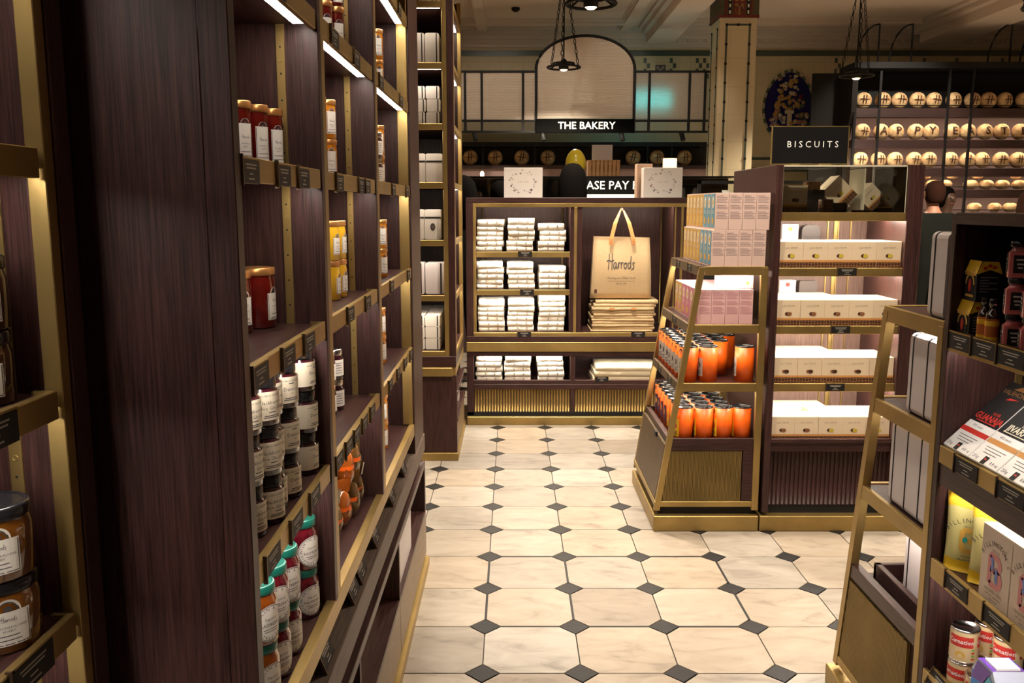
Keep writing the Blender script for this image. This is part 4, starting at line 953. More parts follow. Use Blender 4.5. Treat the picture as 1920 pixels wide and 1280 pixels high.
# cartons
def carton_kit(w_, d_, h_, card, band, motif, ink):
    body = MB().box(0, w_, 0, d_, 0, h_, 0, .0008); pr = MB(); L_ = MB()
    f = face_nx(-.0008, d_ / 2, 0)      # picture side faces the aisle
    pr.flat(*grid2d(-d_ * .42, d_ * .42, h_ * .06, h_ * .97), f, 0)
    f2 = face_nx(-.0014, d_ / 2, 0)
    pr.flat(*disc2d(d_ * .26, h_ * .17, 14, 0, h_ * .74), f2, 1).flat(*disc2d(d_ * .22, h_ * .11, 12, 0, h_ * .24), f2, 2)
    f3 = face_nx(-.0019, d_ / 2, 0); pr.flat(*scl(text2d('TEA'), d_ * .3, 0, h_ * .47), f3, 1); pr.flat(*disc2d(d_ * .12, h_ * .07, 10, 0, h_ * .74), f3, 2)
    g = face_ny(w_ / 2, -.0009, 0); k = 0
    for i in range(15):
        if i in (5, 9): continue
        x1 = w_ * (.40 if (i * 7) % 5 else .22); L_.flat(*grid2d(-w_ * .40, x1 - (0 if i % 3 else w_ * .12), h_ * (.92 - i * .043) - .0014, h_ * (.92 - i * .043) + .0014), g)
    return [('carton', body.mesh('carton', card), None), ('picture_print', pr.mesh('picture_print', [band, motif[0], motif[1]]), 0), ('text_print', L_.mesh('text_print', ink), 0)]
inkl = mat('mauve_text', (.42, .31, .31), .6); inkp = mat('rose_text', (.55, .27, .30), .6)
yel_k = carton_kit(.064, .084, .174, blushcard, ochre, (cream, mat('gold_motif', (.70, .45, .12), .5)), inkl)
blu_k = carton_kit(.064, .084, .174, blushcard, blueb, (cream, ochre), inkl)
pin_k = carton_kit(.066, .096, .168, pinkb, pinkd, (cream, ochre), inkp)
piy_k = carton_kit(.066, .096, .168, pinkb, ochre, (cream, pinkd), inkp)
for t in range(2):
    x0 = .962 - t * 0 - (.012 if t == 0 else 0)
    for c_ in range(4):
        for r_ in range(8):
            if c_ and r_: continue
            k = blu_k if r_ < 3 else yel_k
            spawn(k, 'tea_carton', '%s carton, %s tier, %s' % ('blue-fronted' if r_ < 3 else 'yellow-fronted', ('lower', 'upper')[t], '%s back along the sloping side' % ORD[r_] if r_ else '%s across the front, top shelf' % ORD[c_]), 'carton', (x0 + c_ * .0652, IY0 + .012 + r_ * .0858 + random.uniform(0, .001), 1.3105 + t * .1745), 0, 'tea cartons on the top island shelf')
for c_ in range(4):
    for r_ in range(6):
        spawn(pin_k if r_ < 4 else piy_k, 'tea_carton', 'pink carton, %s across and %s back, second island shelf' % (ORD[c_], ORD[r_]), 'carton', (.897 + c_ * .0672, IY0 + .030 + r_ * .0985, 1.0305), 0, 'pink cartons on the second island shelf')
t = spawn(pin_k, 'tea_carton', 'pink carton lying on its side on top of the other pink cartons', 'carton', (1.176, IY0 + .08, 1.1995), 0, 'pink cartons on the second island shelf', rot=(0, R(-90), 0))
part('green_mark', MB().box(.020, .034, -.0014, -.0006, .022, .036), greenp, t)
# orange tins
def tin_kit(lbl, txt=None):
    r, h = .0465, .177
    body = MB().lathe([(r, 0), (r, h * .965)], 26).mesh('tin_body', orange)
    rim = MB().lathe([(r * 1.0, h * .965), (r * 1.005, h * .975), (r * 1.0, h), (r * .93, h), (r * .92, h * .97)], 26, cap=False).mesh('rim', black_gloss)
    lid = MB().lathe([(r * .93, h * .955), (r * .92, h * .968), (r * .6, h * .968), (r * .55, h * .975), (.001, h * .975)], 26).mesh('lid', chrome)
    lb = MB().flat(*grid2d(-.026, .026, h * .16, h * .66, 8), cyl(r * 1.006, math.pi, 0), 0)
    lb.flat(*disc2d(.014, .016, 14, 0, h * .46), cyl(r * 1.012, math.pi, 0), 1).flat(*disc2d(.011, .012, 12, .0, h * .86), cyl(r * 1.008, math.pi, 0), 2)
    for i in range(3): lb.flat(*grid2d(-.018, .018, h * (.2 + i * .045), h * (.2 + i * .045) + .003, 4), cyl(r * 1.012, math.pi, 0), 2)
    return [('tin_body', body, None), ('rim', rim, 0), ('lid', lid, None), ('label', lb.mesh('label', lbl), None)]
grey_art = mat('grey_art', (.45, .42, .38), .5)
tin_a = tin_kit([grey_art, darktxt, darktxt]); tin_b = tin_kit([yellow, redp, darktxt]); tin_c = tin_kit([purple, ochre, darktxt])
def tins(kit_of, cols, z, shelf_n):
    for ci, (x, rows) in enumerate(cols):
        for r_, y in enumerate(rows):
            spawn(kit_of(ci, r_), 'orange_tin', 'orange tin with dark rim, %s across and %s back, %s' % (ORD[ci], ORD[r_], shelf_n), 'tin', (x, y, z + .0005), R(random.uniform(-8, 30)), 'orange tins on the island')
ys = [IY0 + .075 + i * .0965 for i in range(7)]
tins(lambda c_, r_: tin_a, ((.868, ys[:7]), (.966, [q + .002 for q in ys[:7]]), (1.062, ys[2:6]), (1.145, [ys[0]] + [ys[4], ys[5]])), .743, 'third shelf')
tins(lambda c_, r_: tin_c if (c_ == 0 and r_ > 2) else tin_b, ((.853, [q - .005 for q in ys[:7]]), (.952, [q - .005 for q in ys[:4]]), (1.049, [q - .005 for q in ys[:4]]), (1.141, [ys[0] - .005])), .4405, 'base tray')

# ------------------------------------------------------------------ island: biscuit bay
G = thing('display_cabinet', 'dark oak biscuit cabinet with brass shelves and glass case on top', 'cabinet')
part('side_panel', MB().box(1.240, 1.273, IY0 - .006, 5.0, .09, 1.788, 0, .002), woodz, G)
part('side_panel', MB().box(1.864, 1.937, IY0 - .006, 5.0, .09, 1.788, 0, .002), woodz, G)
bp = part('back_panel', MB().box(1.273, 1.864, 4.66, 4.68, .45, 1.565), wood('pale_lit_oak', 2, (.10, .062, .05), (.20, .13, .11)), G)
for x in (1.655, 1.69, 1.71, 1.775): part('brass_strip', MB().box(x, x + (.018 if x == 1.69 else .006), 4.652, 4.66, .47, 1.565), brassz, bp)
for z in (1.565, 1.303, 1.024, .741):
    s = part('shelf', MB().box(1.273, 1.864, IY0 + .02, 4.66, z - .022, z, 0, .001), woodx, G)
    part('brass_edge', MB().box(1.273, 1.864, IY0 + .004, IY0 + .020, z - .038, z + .002, 0, .0015), brassx, s)
    part('light_strip', MB().box(1.285, 1.852, IY0 + .026, IY0 + .052, z - .0325, z - .0225).box(1.285, 1.852, 4.40, 4.425, z - .0325, z - .0225), led_hi, s)
b_ = part('base', MB().box(1.273, 1.864, IY0 + .03, 4.98, .12, .445), woodx, G)
part('tray_rim', MB().box(1.273, 1.864, IY0 - .002, IY0 + .02, .445, .467, 0, .002).box(1.273, 1.864, IY0 + .008, IY0 + .03, .40, .445, 0, .001), woodx, b_)
for i in range(27): part('flute', MB().tube([(1.284, IY0 + .03, .125), (1.284, IY0 + .03, .40)], .0092, 8).mesh('flute', woodz) if i == 0 else bpy.data.meshes['flute'], None, b_, (i * .0218, 0, 0))
part('plinth', MB().box(1.228, 1.945, IY0 - .022, 5.0, 0, .078, 0, .003).box(1.25, 1.93, IY0 + .03, 4.98, .078, .12, 1), [brassx, void], b_)
def biscuit_kit(c1, c2):
    w_, d_, h_ = .1165, .118, .126
    body = MB().box(0, w_, 0, d_, 0, h_, 0, .0008).mesh('carton', biscard)
    f = face_ny(w_ / 2, -.0006, 0); b = MB().flat(*grid2d(-w_ / 2, w_ / 2, 0, h_ * .225), f, 0).flat(*grid2d(-w_ / 2, w_ / 2, h_ * .225, h_ * .30), f, 1)
    g = face_ny(w_ / 2, -.0012, 0); b.flat(*disc2d(.011, .0085, 14, -.005, h_ * .46), g, 2); g2 = face_ny(w_ / 2, -.0016, 0); b.flat(*disc2d(.012, .0095, 14, .006, h_ * .455), g2, 3)
    b.flat(*scl(text2d('LAC TEUM'), .0125, 0, h_ * .76), g, 4)
    return [('carton', body, None), ('front_print', b.mesh('front_print', [lattice, tanband, c1, c2, mat('taupe_text', (.33, .25, .18), .6) if 'taupe_text' not in bpy.data.materials else bpy.data.materials['taupe_text']]), 0)]
choc = mat('chocolate', (.05, .014, .006), .5); bisc = mat('biscuit_brown', (.22, .085, .03), .6); lemonb = mat('lemon_biscuit', (.52, .40, .04), .6)
kl, kb, kc = biscuit_kit(choc, lemonb), biscuit_kit(choc, bisc), biscuit_kit(bisc, choc)
for z, kk, rows, nm in ((1.303, kl, 2, 'top'), (1.024, kb, 3, 'second'), (.741, kc, 3, 'third'), (.446, None, 3, 'lowest')):
    for r_ in range(rows):
        for c_ in range(5):
            if (r_ == 2 and c_ in (3, 4)) or (r_ == 1 and c_ in (1,) and z == .446) or (z == 1.024 and r_ == 0 and c_ == 4 and False): continue
            k = kk or (kb if c_ < 2 else kl)
            spawn(k, 'biscuit_box', 'cream biscuit box, %s across and %s back, %s biscuit shelf' % (ORD[c_], ORD[r_], nm), 'box', (1.277 + c_ * .1172 + random.uniform(-.0006, .0006), IY0 + .024 + r_ * .127 + random.uniform(0, .002), z + .0005), 0, 'cream biscuit boxes on the island')
for i, (z, x) in enumerate(((1.303, 1.60), (1.024, 1.585), (.741, 1.575))):
    spawn(tagk, 'price_tag', 'black price tag on the %s biscuit shelf edge' % ('top', 'second', 'third')[i], 'price tag', (x, IY0 + .002, z - .035), R(-90), 'price tags on the biscuit shelves')
for i, (x, w_, h_, z, c1, c2, nm) in enumerate(((1.28, .07, .20, 1.303, whitecard, bisc, 'white carton with brown dot'), (1.40, .085, .20, 1.303, whitecard, greenp, 'white carton with green dot'), (1.28, .07, .17, 1.024, mat('coral_card', (.62, .16, .08), .5), white_p, 'coral carton'), (1.40, .085, .19, 1.024, whitecard, redp, 'white carton with red dot'))):
    t = thing('carton', '%s at the back of the %s biscuit shelf' % (nm, 'top' if z > 1.2 else 'second'), 'carton', (x, 4.595, z)); part('card', MB().box(0, w_, 0, .055, 0, h_, 0, .001), c1, t); part('dot', MB().flat(*disc2d(.012, .012, 14, w_ / 2, h_ * .88), face_ny(0, -.001, 0)), c2, t)
solo('dark_pouch', rbox(MB(), 1.505, 1.60, 4.60, 4.65, 1.303, 1.50, .03), mat('dark_pouch', (.05, .04, .04), .4), 'dark pouch standing at the back of the top biscuit shelf', 'pouch')
solo('dark_pouch', rbox(MB(), 1.505, 1.60, 4.60, 4.65, 1.024, 1.21, .01), bpy.data.materials['dark_pouch'], 'dark flat box at the back of the second biscuit shelf', 'box')
# glass case and its display pieces
V = thing('glass_case', 'clear glass display case on top of the biscuit cabinet', 'case')
for (x0, x1, y0, y1, z0, z1) in ((1.276, 1.862, 4.215, 4.219, 1.567, 1.782), (1.276, 1.862, 4.62, 4.624, 1.567, 1.782), (1.276, 1.280, 4.219, 4.62, 1.567, 1.782), (1.858, 1.862, 4.219, 4.62, 1.567, 1.782), (1.276, 1.862, 4.215, 4.624, 1.782, 1.786)):
    part('pane', MB().box(x0, x1, y0, y1, z0, z1), glassm, V)
edge = MB().box(1.276, 1.862, 4.213, 4.2165, 1.780, 1.787); [edge.box(x, x + .003, 4.213, 4.2165, 1.567, 1.787) for x in (1.276, 1.859)]; edge.box(1.735, 1.74, 4.40, 4.60, 1.567, 1.78)
part('glass_edge', edge, mat('glass_edge', (.55, .5, .38), .2), V)
spawn(kb, 'biscuit_box', 'cream biscuit box standing alone inside the glass case', 'box', (1.295, 4.26, 1.567), 0, 'display pieces in the glass case')
t = spawn(kl, 'biscuit_box', 'tilted cream box balanced on its corner inside the glass case', 'box', (1.64, 4.46, 1.568), 0, 'display pieces in the glass case', rot=(0, R(-45), 0), scale=1.05)
t = spawn(kl, 'biscuit_box', 'second tilted box in the shaded end of the glass case', 'box', (1.82, 4.50, 1.568), 0, 'display pieces in the glass case', rot=(0, R(-45), 0), scale=.85)
def mug(x, y, z, label, h_=.055, r=.028):
    t = thing('mug', label, 'mug', (x, y, z)); part('cup', MB().lathe([(r * .9, 0), (r, h_ * .1), (r, h_), (r * .9, h_), (r * .88, h_ * .12), (.001, h_ * .1)], 18), lattice if h_ > .05 else blackm, t)
    part('handle', MB().tube([(r * .95 + .018 * math.sin(math.pi * i / 6), 0, h_ * (.2 + .6 * i / 6)) for i in range(7)], .004, 6), white_lbl, t)
mug(1.515, 4.30, 1.567, 'brown patterned mug in the glass case', .062, .034); mug(1.585, 4.31, 1.567, 'low dark cup with pale handle in the glass case', .045, .034)
t = thing('gift_pack', 'stacked dark patterned gift pack behind the mugs in the glass case', 'box', (1.50, 4.42, 1.567)); part('lower_box', MB().box(-.05, .05, 0, .09, 0, .11, 0, .002), black_gloss, t); part('upper_box', MB().box(-.035, .03, .01, .08, .1105, .15, 0, .001), lattice, t)
for i, (x, y) in enumerate(((1.66, 4.27), (1.685, 4.29), (1.70, 4.26))): solo('biscuit_finger', rbox(MB(), -.035, .035, -.008, .008, 0, .012, .005, axis='x'), bisc, 'biscuit finger lying in the glass case, %s' % ORD[i], 'biscuit', (x, y, 1.567), R(25 + 8 * i))
t = thing('case_sign', 'small dark card on a brass foot in the glass case', 'card', (1.78, 4.25, 1.567)); part('card', MB().box(-.035, .035, 0, .004, 0, .022), blackp, t); part('brass_top', MB().box(-.038, .038, -.002, .006, .022, .026), brassx, t)
S = thing('shop_sign', 'black gloss BISCUITS sign standing on the glass case', 'sign', (1.435, 4.33, 1.787))
part('panel', MB().box(-.182, .182, 0, .012, .012, .186, 0, .001), black_gloss, S); part('foot', MB().box(-.10, -.05, -.02, .04, 0, .012), brassx, S); part('foot', MB().box(.04, .10, -.02, .04, 0, .012), brassx, S)
part('brass_frame', MB().box(-.184, .184, -.001, .013, .186, .189).box(-.184, .184, -.001, .013, .009, .012).box(-.1855, -.182, -.001, .013, .009, .189).box(.182, .1855, -.001, .013, .009, .189), brassx, S)
part('lettering', MB().flat(*scl(text2d('B I S C U I T S', 2), .042, .012, .102), face_ny(0, -.0015, 0)), white_p, S)
# ------------------------------------------------------------------ near grocery unit: ladder end and packed shelves
EX, EYN, EYP = 1.085, 2.19, 2.17
def YF(z): return 2.555 + .183 * (1.285 - z)
E_ = thing('display_stand', 'near brass ladder-ended grocery unit of tins, bars and sugar', 'stand')
def eslope(x0, x1, w_=.03):
    return MB().prism([(YF(.08), .08), (YF(.08) - w_, .08), (YF(1.30) - w_, 1.30), (YF(1.30), 1.30)], lambda y, z: (x0 - .001, y, z), lambda y, z: (x1 + .001, y, z))
part('leg', eslope(EX, EX + .024), brassz, E_); part('leg', eslope(1.68, 1.704), brassz, E_)
part('leg', MB().box(EX - .001, EX + .025, EYN + .001, EYN + .03, .067, 1.298, 0, .0015), brassz, E_)
for z in (1.31, 1.03, .743):
    s = part('shelf', MB().box(EX + .014, 1.69, EYN + .005, YF(z) - .014, z - .022, z, 0, .001), woodx, E_)
    part('brass_edge', MB().box(EX, EX + .014, EYN + (.02 if z < 1.2 else 0), YF(z) - (.02 if z < 1.2 else 0), z - .042, z + .002, 0, .0015), brassy, s)
    part('back_edge', MB().box(EX + .014, 1.69, YF(z) - .014, YF(z), z - .042, z + .004, 0, .0015), brassx, s)
    part('light_strip', MB().box(EX + .03, EX + .05, EYN + .04, YF(z) - .05, z - .032, z - .0225), led, s)
bd = part('base', MB().prism([(EYN, .12), (YF(.12) - .03, .12), (YF(.43) - .02, .43), (EYN, .43)], lambda y, z: (EX + .014, y, z), lambda y, z: (1.69, y, z)), woodz, E_)
part('tray_rim', MB().box(EX + .002, EX + .03, EYN + .03, YF(.467) - .024, .42, .467, 0, .002).box(EX + .06, EX + .08, EYN + .03, YF(.467) - .06, .43, .485, 0, .002).box(EX + .06, 1.60, YF(.467) - .08, YF(.467) - .06, .43, .485, 0, .002), woody, bd)
b = MB(); n = 62
for i in range(n):
    y = EYN + .075 + (YF(.10) - .03 - EYN - .08) * (i + .5) / n; zt = .41
    zt2 = zt if y < YF(zt) - .034 else .12 + (YF(.12) - .034 - y) / .183
    if zt2 > .14: b.box(EX + .002, EX + .012, y - .0017, y + .0017, .118, zt2)
part('fluted_panel', b, brassz, bd)
part('brass_rail', MB().box(EX, EX + .02, EYN, YF(.10), .09, .118, 0, .0015), brassy, bd)
part('plinth', MB().box(EX - .02, 1.72, 1.0, YF(.08) + .012, 0, .066, 0, .003), brassy, bd)
# packed shelves nearer the camera
part('stile', MB().box(EX, EX + .03, EYP - .004, EYN, .066, 1.582, 0, .002), woodz, E_)
part('end_panel', MB().box(EX + .03, 1.75, EYP, EYN, .066, 1.582, 0, .001), woodz, E_)
part('back_panel', MB().box(1.72, 1.74, 1.05, EYP, .066, 1.582), woodz, E_)
part('near_panel', MB().box(EX, 1.74, 1.0, 1.03, .066, 1.582), woodz, E_)
part('top_board', MB().box(EX, 1.74, 1.03, EYP, 1.555, 1.582), woody, E_)
standard(E_, 1.262, EYP, .5, 1.52)
for z, xb in ((1.275, 1.72), (.680, 1.72), (.375, 1.72)):
    s = part('shelf', MB().box(EX + .012, xb, 1.03, EYP, z - .022, z, 0, .001), woody, E_)
    part('brass_edge', MB().box(EX, EX + .012, 1.03, EYP - .004, z - .032, z + .020, 0, .0015), brassy, s)
    part('light_strip', MB().box(EX + .02, EX + .034, 1.06, EYP - .02, z - .028, z - .0225), led, s)
s = part('slanted_shelf', MB().prism([(EX + .012, .985), (EX + .185, 1.155), (EX + .185, 1.140), (EX + .02, .975)], lambda x, z: (x, 1.03, z), lambda x, z: (x, EYP, z)), woody, E_)
part('brass_edge', MB().box(EX, EX + .012, 1.03, EYP - .004, .955, 1.000, 0, .0015), brassy, s)
part('light_strip', MB().box(EX + .02, EX + .04, 1.06, EYP - .02, .958, .964), led, s)
part('fascia', MB().box(EX + .004, EX + .012, 1.03, EYP - .004, .90, .955), woody, s)
# white tins on the ladder
def tin_box(y0, y1, z0, h_, x0, label, d_=.20):
    t = thing('storage_tin', label, 'tin', (x0, y0, z0), group='white tins on the ladder shelves'); w_ = y1 - y0
    part('body', rbox(MB(), 0, d_, 0, w_ * .74, 0, h_, .016, axis='y'), tin_white, t)
    part('seam', rbox(MB(), -.0012, d_ + .0012, w_ * .745, w_ * .805, -.0, h_ + .0012, .016, axis='y'), blackm, t)
    part('lid', rbox(MB(), -.001, d_ + .001, w_ * .80, w_, -.0, h_ + .001, .016, axis='y'), tin_white, t)
tin_box(2.232, 2.315, 1.3105, .222, EX + .015, 'single white tin standing on the top ladder shelf')
for i in range(2): tin_box(2.236 + i * .085, 2.319 + i * .085, 1.0305, .222, EX + .018, 'white tin on the second ladder shelf, %s the near post' % ('beside' if i == 0 else 'away from'))
for i in range(3): tin_box(2.238 + i * .083, 2.319 + i * .083, .7435, .245, EX + .020, 'white tin on the third ladder shelf, %s from the near post' % ORD[i])
for i in range(3): tin_box(2.242 + i * .083, 2.323 + i * .083, .431, .225, EX + .085, 'white tin in the ladder base tray, %s from the near post' % ORD[i])
solo('carton', MB().box(1.20, 1.30, 2.36, 2.46, 1.3105, 1.45, 0, .002), mat('mauve_card', (.20, .09, .09), .5), 'mauve carton behind the white tin on the top ladder shelf', 'carton')
# top shelf groceries
def chilli_pack(x, y, z, rz, label):
    t = thing('sauce_pack', label, 'carton', (x, y, z), R(rz), 'black and yellow chilli packs'); w_, d_, h_ = .058, .066, .096
    part('carton', MB().prism([(0, 0), (w_, 0), (w_, h_ * .72), (w_ * .82, h_), (w_ * .18, h_), (0, h_ * .72)], lambda a, z: (a, 0, z), lambda a, z: (a, d_, z)), blackp, t)
    f = face_nx(-.001, d_ / 2, 0); b = MB().flat([(-.030, .062), (.030, .062), (.030, .072), (-.030, .072)], [(0, 1, 2, 3)], f, 0)
    b.flat(*disc2d(.024, .030, 16, 0, .036), f, 1).flat(*ribbon([(.022 * math.cos(math.pi * i / 8), .040 + .024 * math.sin(math.pi * i / 8)) for i in range(9)], .003), face_nx(-.0015, d_ / 2, 0), 0)
    b.flat(*disc2d(.008, .016, 12, 0, .038), face_nx(-.0018, d_ / 2, 0), 2).flat(*grid2d(-.022, .022, .010, .016), face_nx(-.0015, d_ / 2, 0), 0)
    part('label_print', b, [ochre, blackm, redp], t)
    n0 = .0012
    y_ = MB().quad([(-n0, 0, h_ * .70), (-n0, d_, h_ * .70), (w_ * .18 - n0, d_, h_ + n0), (w_ * .18 - n0, 0, h_ + n0)], 0)
    y_.quad([(0, -n0, h_ * .69), (w_ * .5, -n0, h_ * .80), (w_, -n0, h_ * .69), (w_ * .82, -n0, h_), (w_ * .18, -n0, h_)], 0)
    for a, c_ in ((.3, .84), (.66, .86), (.48, .9)): y_.flat(*disc2d(.0055, .004, 8, w_ * a, h_ * c_), face_ny(0, -n0 * 2, 0), 1)
    part('yellow_top', y_, [yellow, redp], t)
    tx_ = MB()
    for i in range(6): tx_.flat(*grid2d(.008, w_ - .010 - (.02 if i % 2 else 0), h_ * (.60 - i * .07), h_ * (.60 - i * .07) + .0015), face_ny(0, -.001, 0))
    part('small_print', tx_, greytxt, t)
chilli_pack(1.101, 2.101, 1.2755, -2, 'black and yellow chilli pack standing on the upper grocery shelf')
chilli_pack(1.106, 2.092, 1.3720, -5, 'black and yellow chilli pack balanced on the other chilli pack')
def bottle(x, y, label):
    t = thing('sauce_bottle', label, 'bottle', (x, y, 1.2755), group='hot sauce bottles'); r = .0155
    part('bottle_glass', MB().lathe([(r * .95, 0), (r, .003), (r, .068), (r * .9, .076), (r * .45, .086), (r * .45, .092)], 16), mat('brown_glass', (.03, .008, .004), .08, coat=1) if 'brown_glass' not in bpy.data.materials else bpy.data.materials['brown_glass'], t)
    part('cap', MB().lathe([(r * .62, .090), (r * .62, .108), (r * .55, .110)], 14), blacklid, t); part('collar', MB().lathe([(r * .66, .0955), (r * .66, .0985)], 14, cap=False), chrome, t)
    l = part('label', MB().lathe([(r * 1.02, .006), (r * 1.02, .064)], 18, cap=False), mat('burnt_orange', (.50, .13, .02), .5) if 'burnt_orange' not in bpy.data.materials else bpy.data.materials['burnt_orange'], t)
    part('yellow_band', MB().lathe([(r * 1.035, .012), (r * 1.035, .022)], 18, cap=False), yellow, l); part('yellow_band', MB().lathe([(r * 1.035, .047), (r * 1.035, .059)], 18, cap=False), yellow, l)
bottle(1.123, 2.075, 'hot sauce bottle with orange label beside the chilli pack'); bottle(1.121, 2.036, 'hot sauce bottle with orange label beside the pink salt jars')
salt = mat('pink_salt', (.56, .13, .13), .35, coat=1, var=.35, scale=160)
def salt_kit():
    w_ = .024; b = rbox(MB(), -w_, w_, -w_, w_, 0, .056, .008, axis='z'); b.lathe([(w_ * .95, .056), (w_ * .72, .062), (w_ * .72, .070)], 14)
    lid = MB().lathe([(w_ * .86, .068), (w_ * .88, .070), (w_ * .88, .080), (w_ * .82, .082)], 18)
    l = MB()
    for a in range(4):
        c_, s_ = math.cos(a * math.pi / 2), math.sin(a * math.pi / 2); f = lambda x, y, c_=c_, s_=s_: ((w_ + .0008) * c_ - x * s_, (w_ + .0008) * s_ + x * c_, y)
        l.flat(*grid2d(-.014, .014, .010, .050), f, 0); f2 = lambda x, y, c_=c_, s_=s_: ((w_ + .0012) * c_ - x * s_, (w_ + .0012) * s_ + x * c_, y)
        for k, zz in enumerate((.040, .030, .022)): l.flat(*grid2d(-.009 + k * .002, .009 - k * .002, zz - .0018, zz + .0018), f2, 1)
    return [('jar_glass', b.mesh('jar_glass', salt), None), ('lid', lid.mesh('lid', blacklid), None), ('label', l.mesh('label', [blackp, lighttxt]), None)]
sk = salt_kit()
for c_, (x, y) in enumerate(((1.141, 1.982), (1.143, 1.915), (1.143, 1.848), (1.143, 1.781), (1.143, 1.714))):
    for t in range(3): spawn(sk, 'salt_jar', 'square pink salt jar with black lid, %s of the %s stack' % (TIER[t], ORD[c_]), 'jar', (x, y, 1.2755 + t * .0825), R(-24), 'pink salt jars')
# chocolate bars on the slanted shelf
def bar_kit(title, tc, sc1):
    w_, l_ = .122, .228; b = MB().box(-w_ / 2, w_ / 2, 0, l_, 0, .012, 0, .002); p_ = MB(); z = .0125
    f = lambda x, y: (x, y, z); g = lambda x, y: (x, y, z + .0006)
    p_.flat(*grid2d(-w_ / 2 + .001, w_ / 2 - .001, l_ * .40, l_ * .995), f, 0).flat(*grid2d(-w_ / 2 + .001, w_ / 2 - .001, l_ * .25, l_ * .31), f, 1)
    p_.flat(*scl(text2d(title, 2, .02), .026, 0, l_ * .485), g, 2).flat(*scl(text2d('NOIR' if title == 'GUANAJA' else 'LAIT'), .013, .012, l_ * .56), g, 2)
    p_.flat(*grid2d(-.040, .046, l_ * .425, l_ * .435), g, 2); p_.flat(*scl(text2d('VALRHONA', 2), .020, 0, l_ * .86), g, 3); p_.flat([(-.014, l_ * .76), (.034, l_ * .80), (-.004, l_ * .80)], [(0, 1, 2)], g, 4)
    for k, sx in ((.78, 1), (.93, .3)): p_.flat([(-.012 * sx * 2, l_ * .91), (.012 * sx * 2, l_ * .91), (0, l_ * .97)], [(0, 1, 2)], g, 3)
    p_.flat(*scl(text2d('70% cacao' if title == 'GUANAJA' else '40% cacao'), .011, -.008, l_ * .355), f, 5)
    for k in range(3): p_.flat(*grid2d(-.042 + k * .004, .040 - k * .01, l_ * (.20 - k * .035), l_ * (.20 - k * .035) + .0016), f, 5)
    p_.flat(*grid2d(-.012, .006, .002, l_ * .105), f, 0).flat([(-.009, l_ * .06), (.003, l_ * .06), (-.003, l_ * .085)], [(0, 1, 2)], g, 4)
    p_.flat(*scl(text2d('250g'), .013, -.042, .012), f, 5).flat(*scl(text2d('8.8 oz'), .013, .036, .012), f, 5)
    return [('bar_box', b.mesh('bar_box', white_p), None), ('front_print', p_.mesh('front_print', [blackp, sc1, tc, goldlid, redp, darktxt]), 0)]
k1 = bar_kit('GUANAJA', redp, redp); k2 = bar_kit('JIVARA', cream, tanband)
for i in range(6):
    t = spawn(k1 if i == 0 else k2, 'chocolate_bar', ('large chocolate bar with red GUANAJA lettering on the slanted shelf' if i == 0 else 'large chocolate bar with cream JIVARA lettering, %s on the slanted shelf' % ORD[i]), 'chocolate', (EX + .0155, 2.105 - i * .124, .996), 0, 'chocolate bars on the slanted shelf', rot=(0, 0, 0))
    # x axis of the bar runs towards -Y, its length climbs the slope
    t.matrix_world = Matrix.Translation(t.location) @ Matrix(((0, .7133, -.7009, 0), (-1, 0, 0, 0), (0, .7009, .7133, 0), (0, 0, 0, 1)))
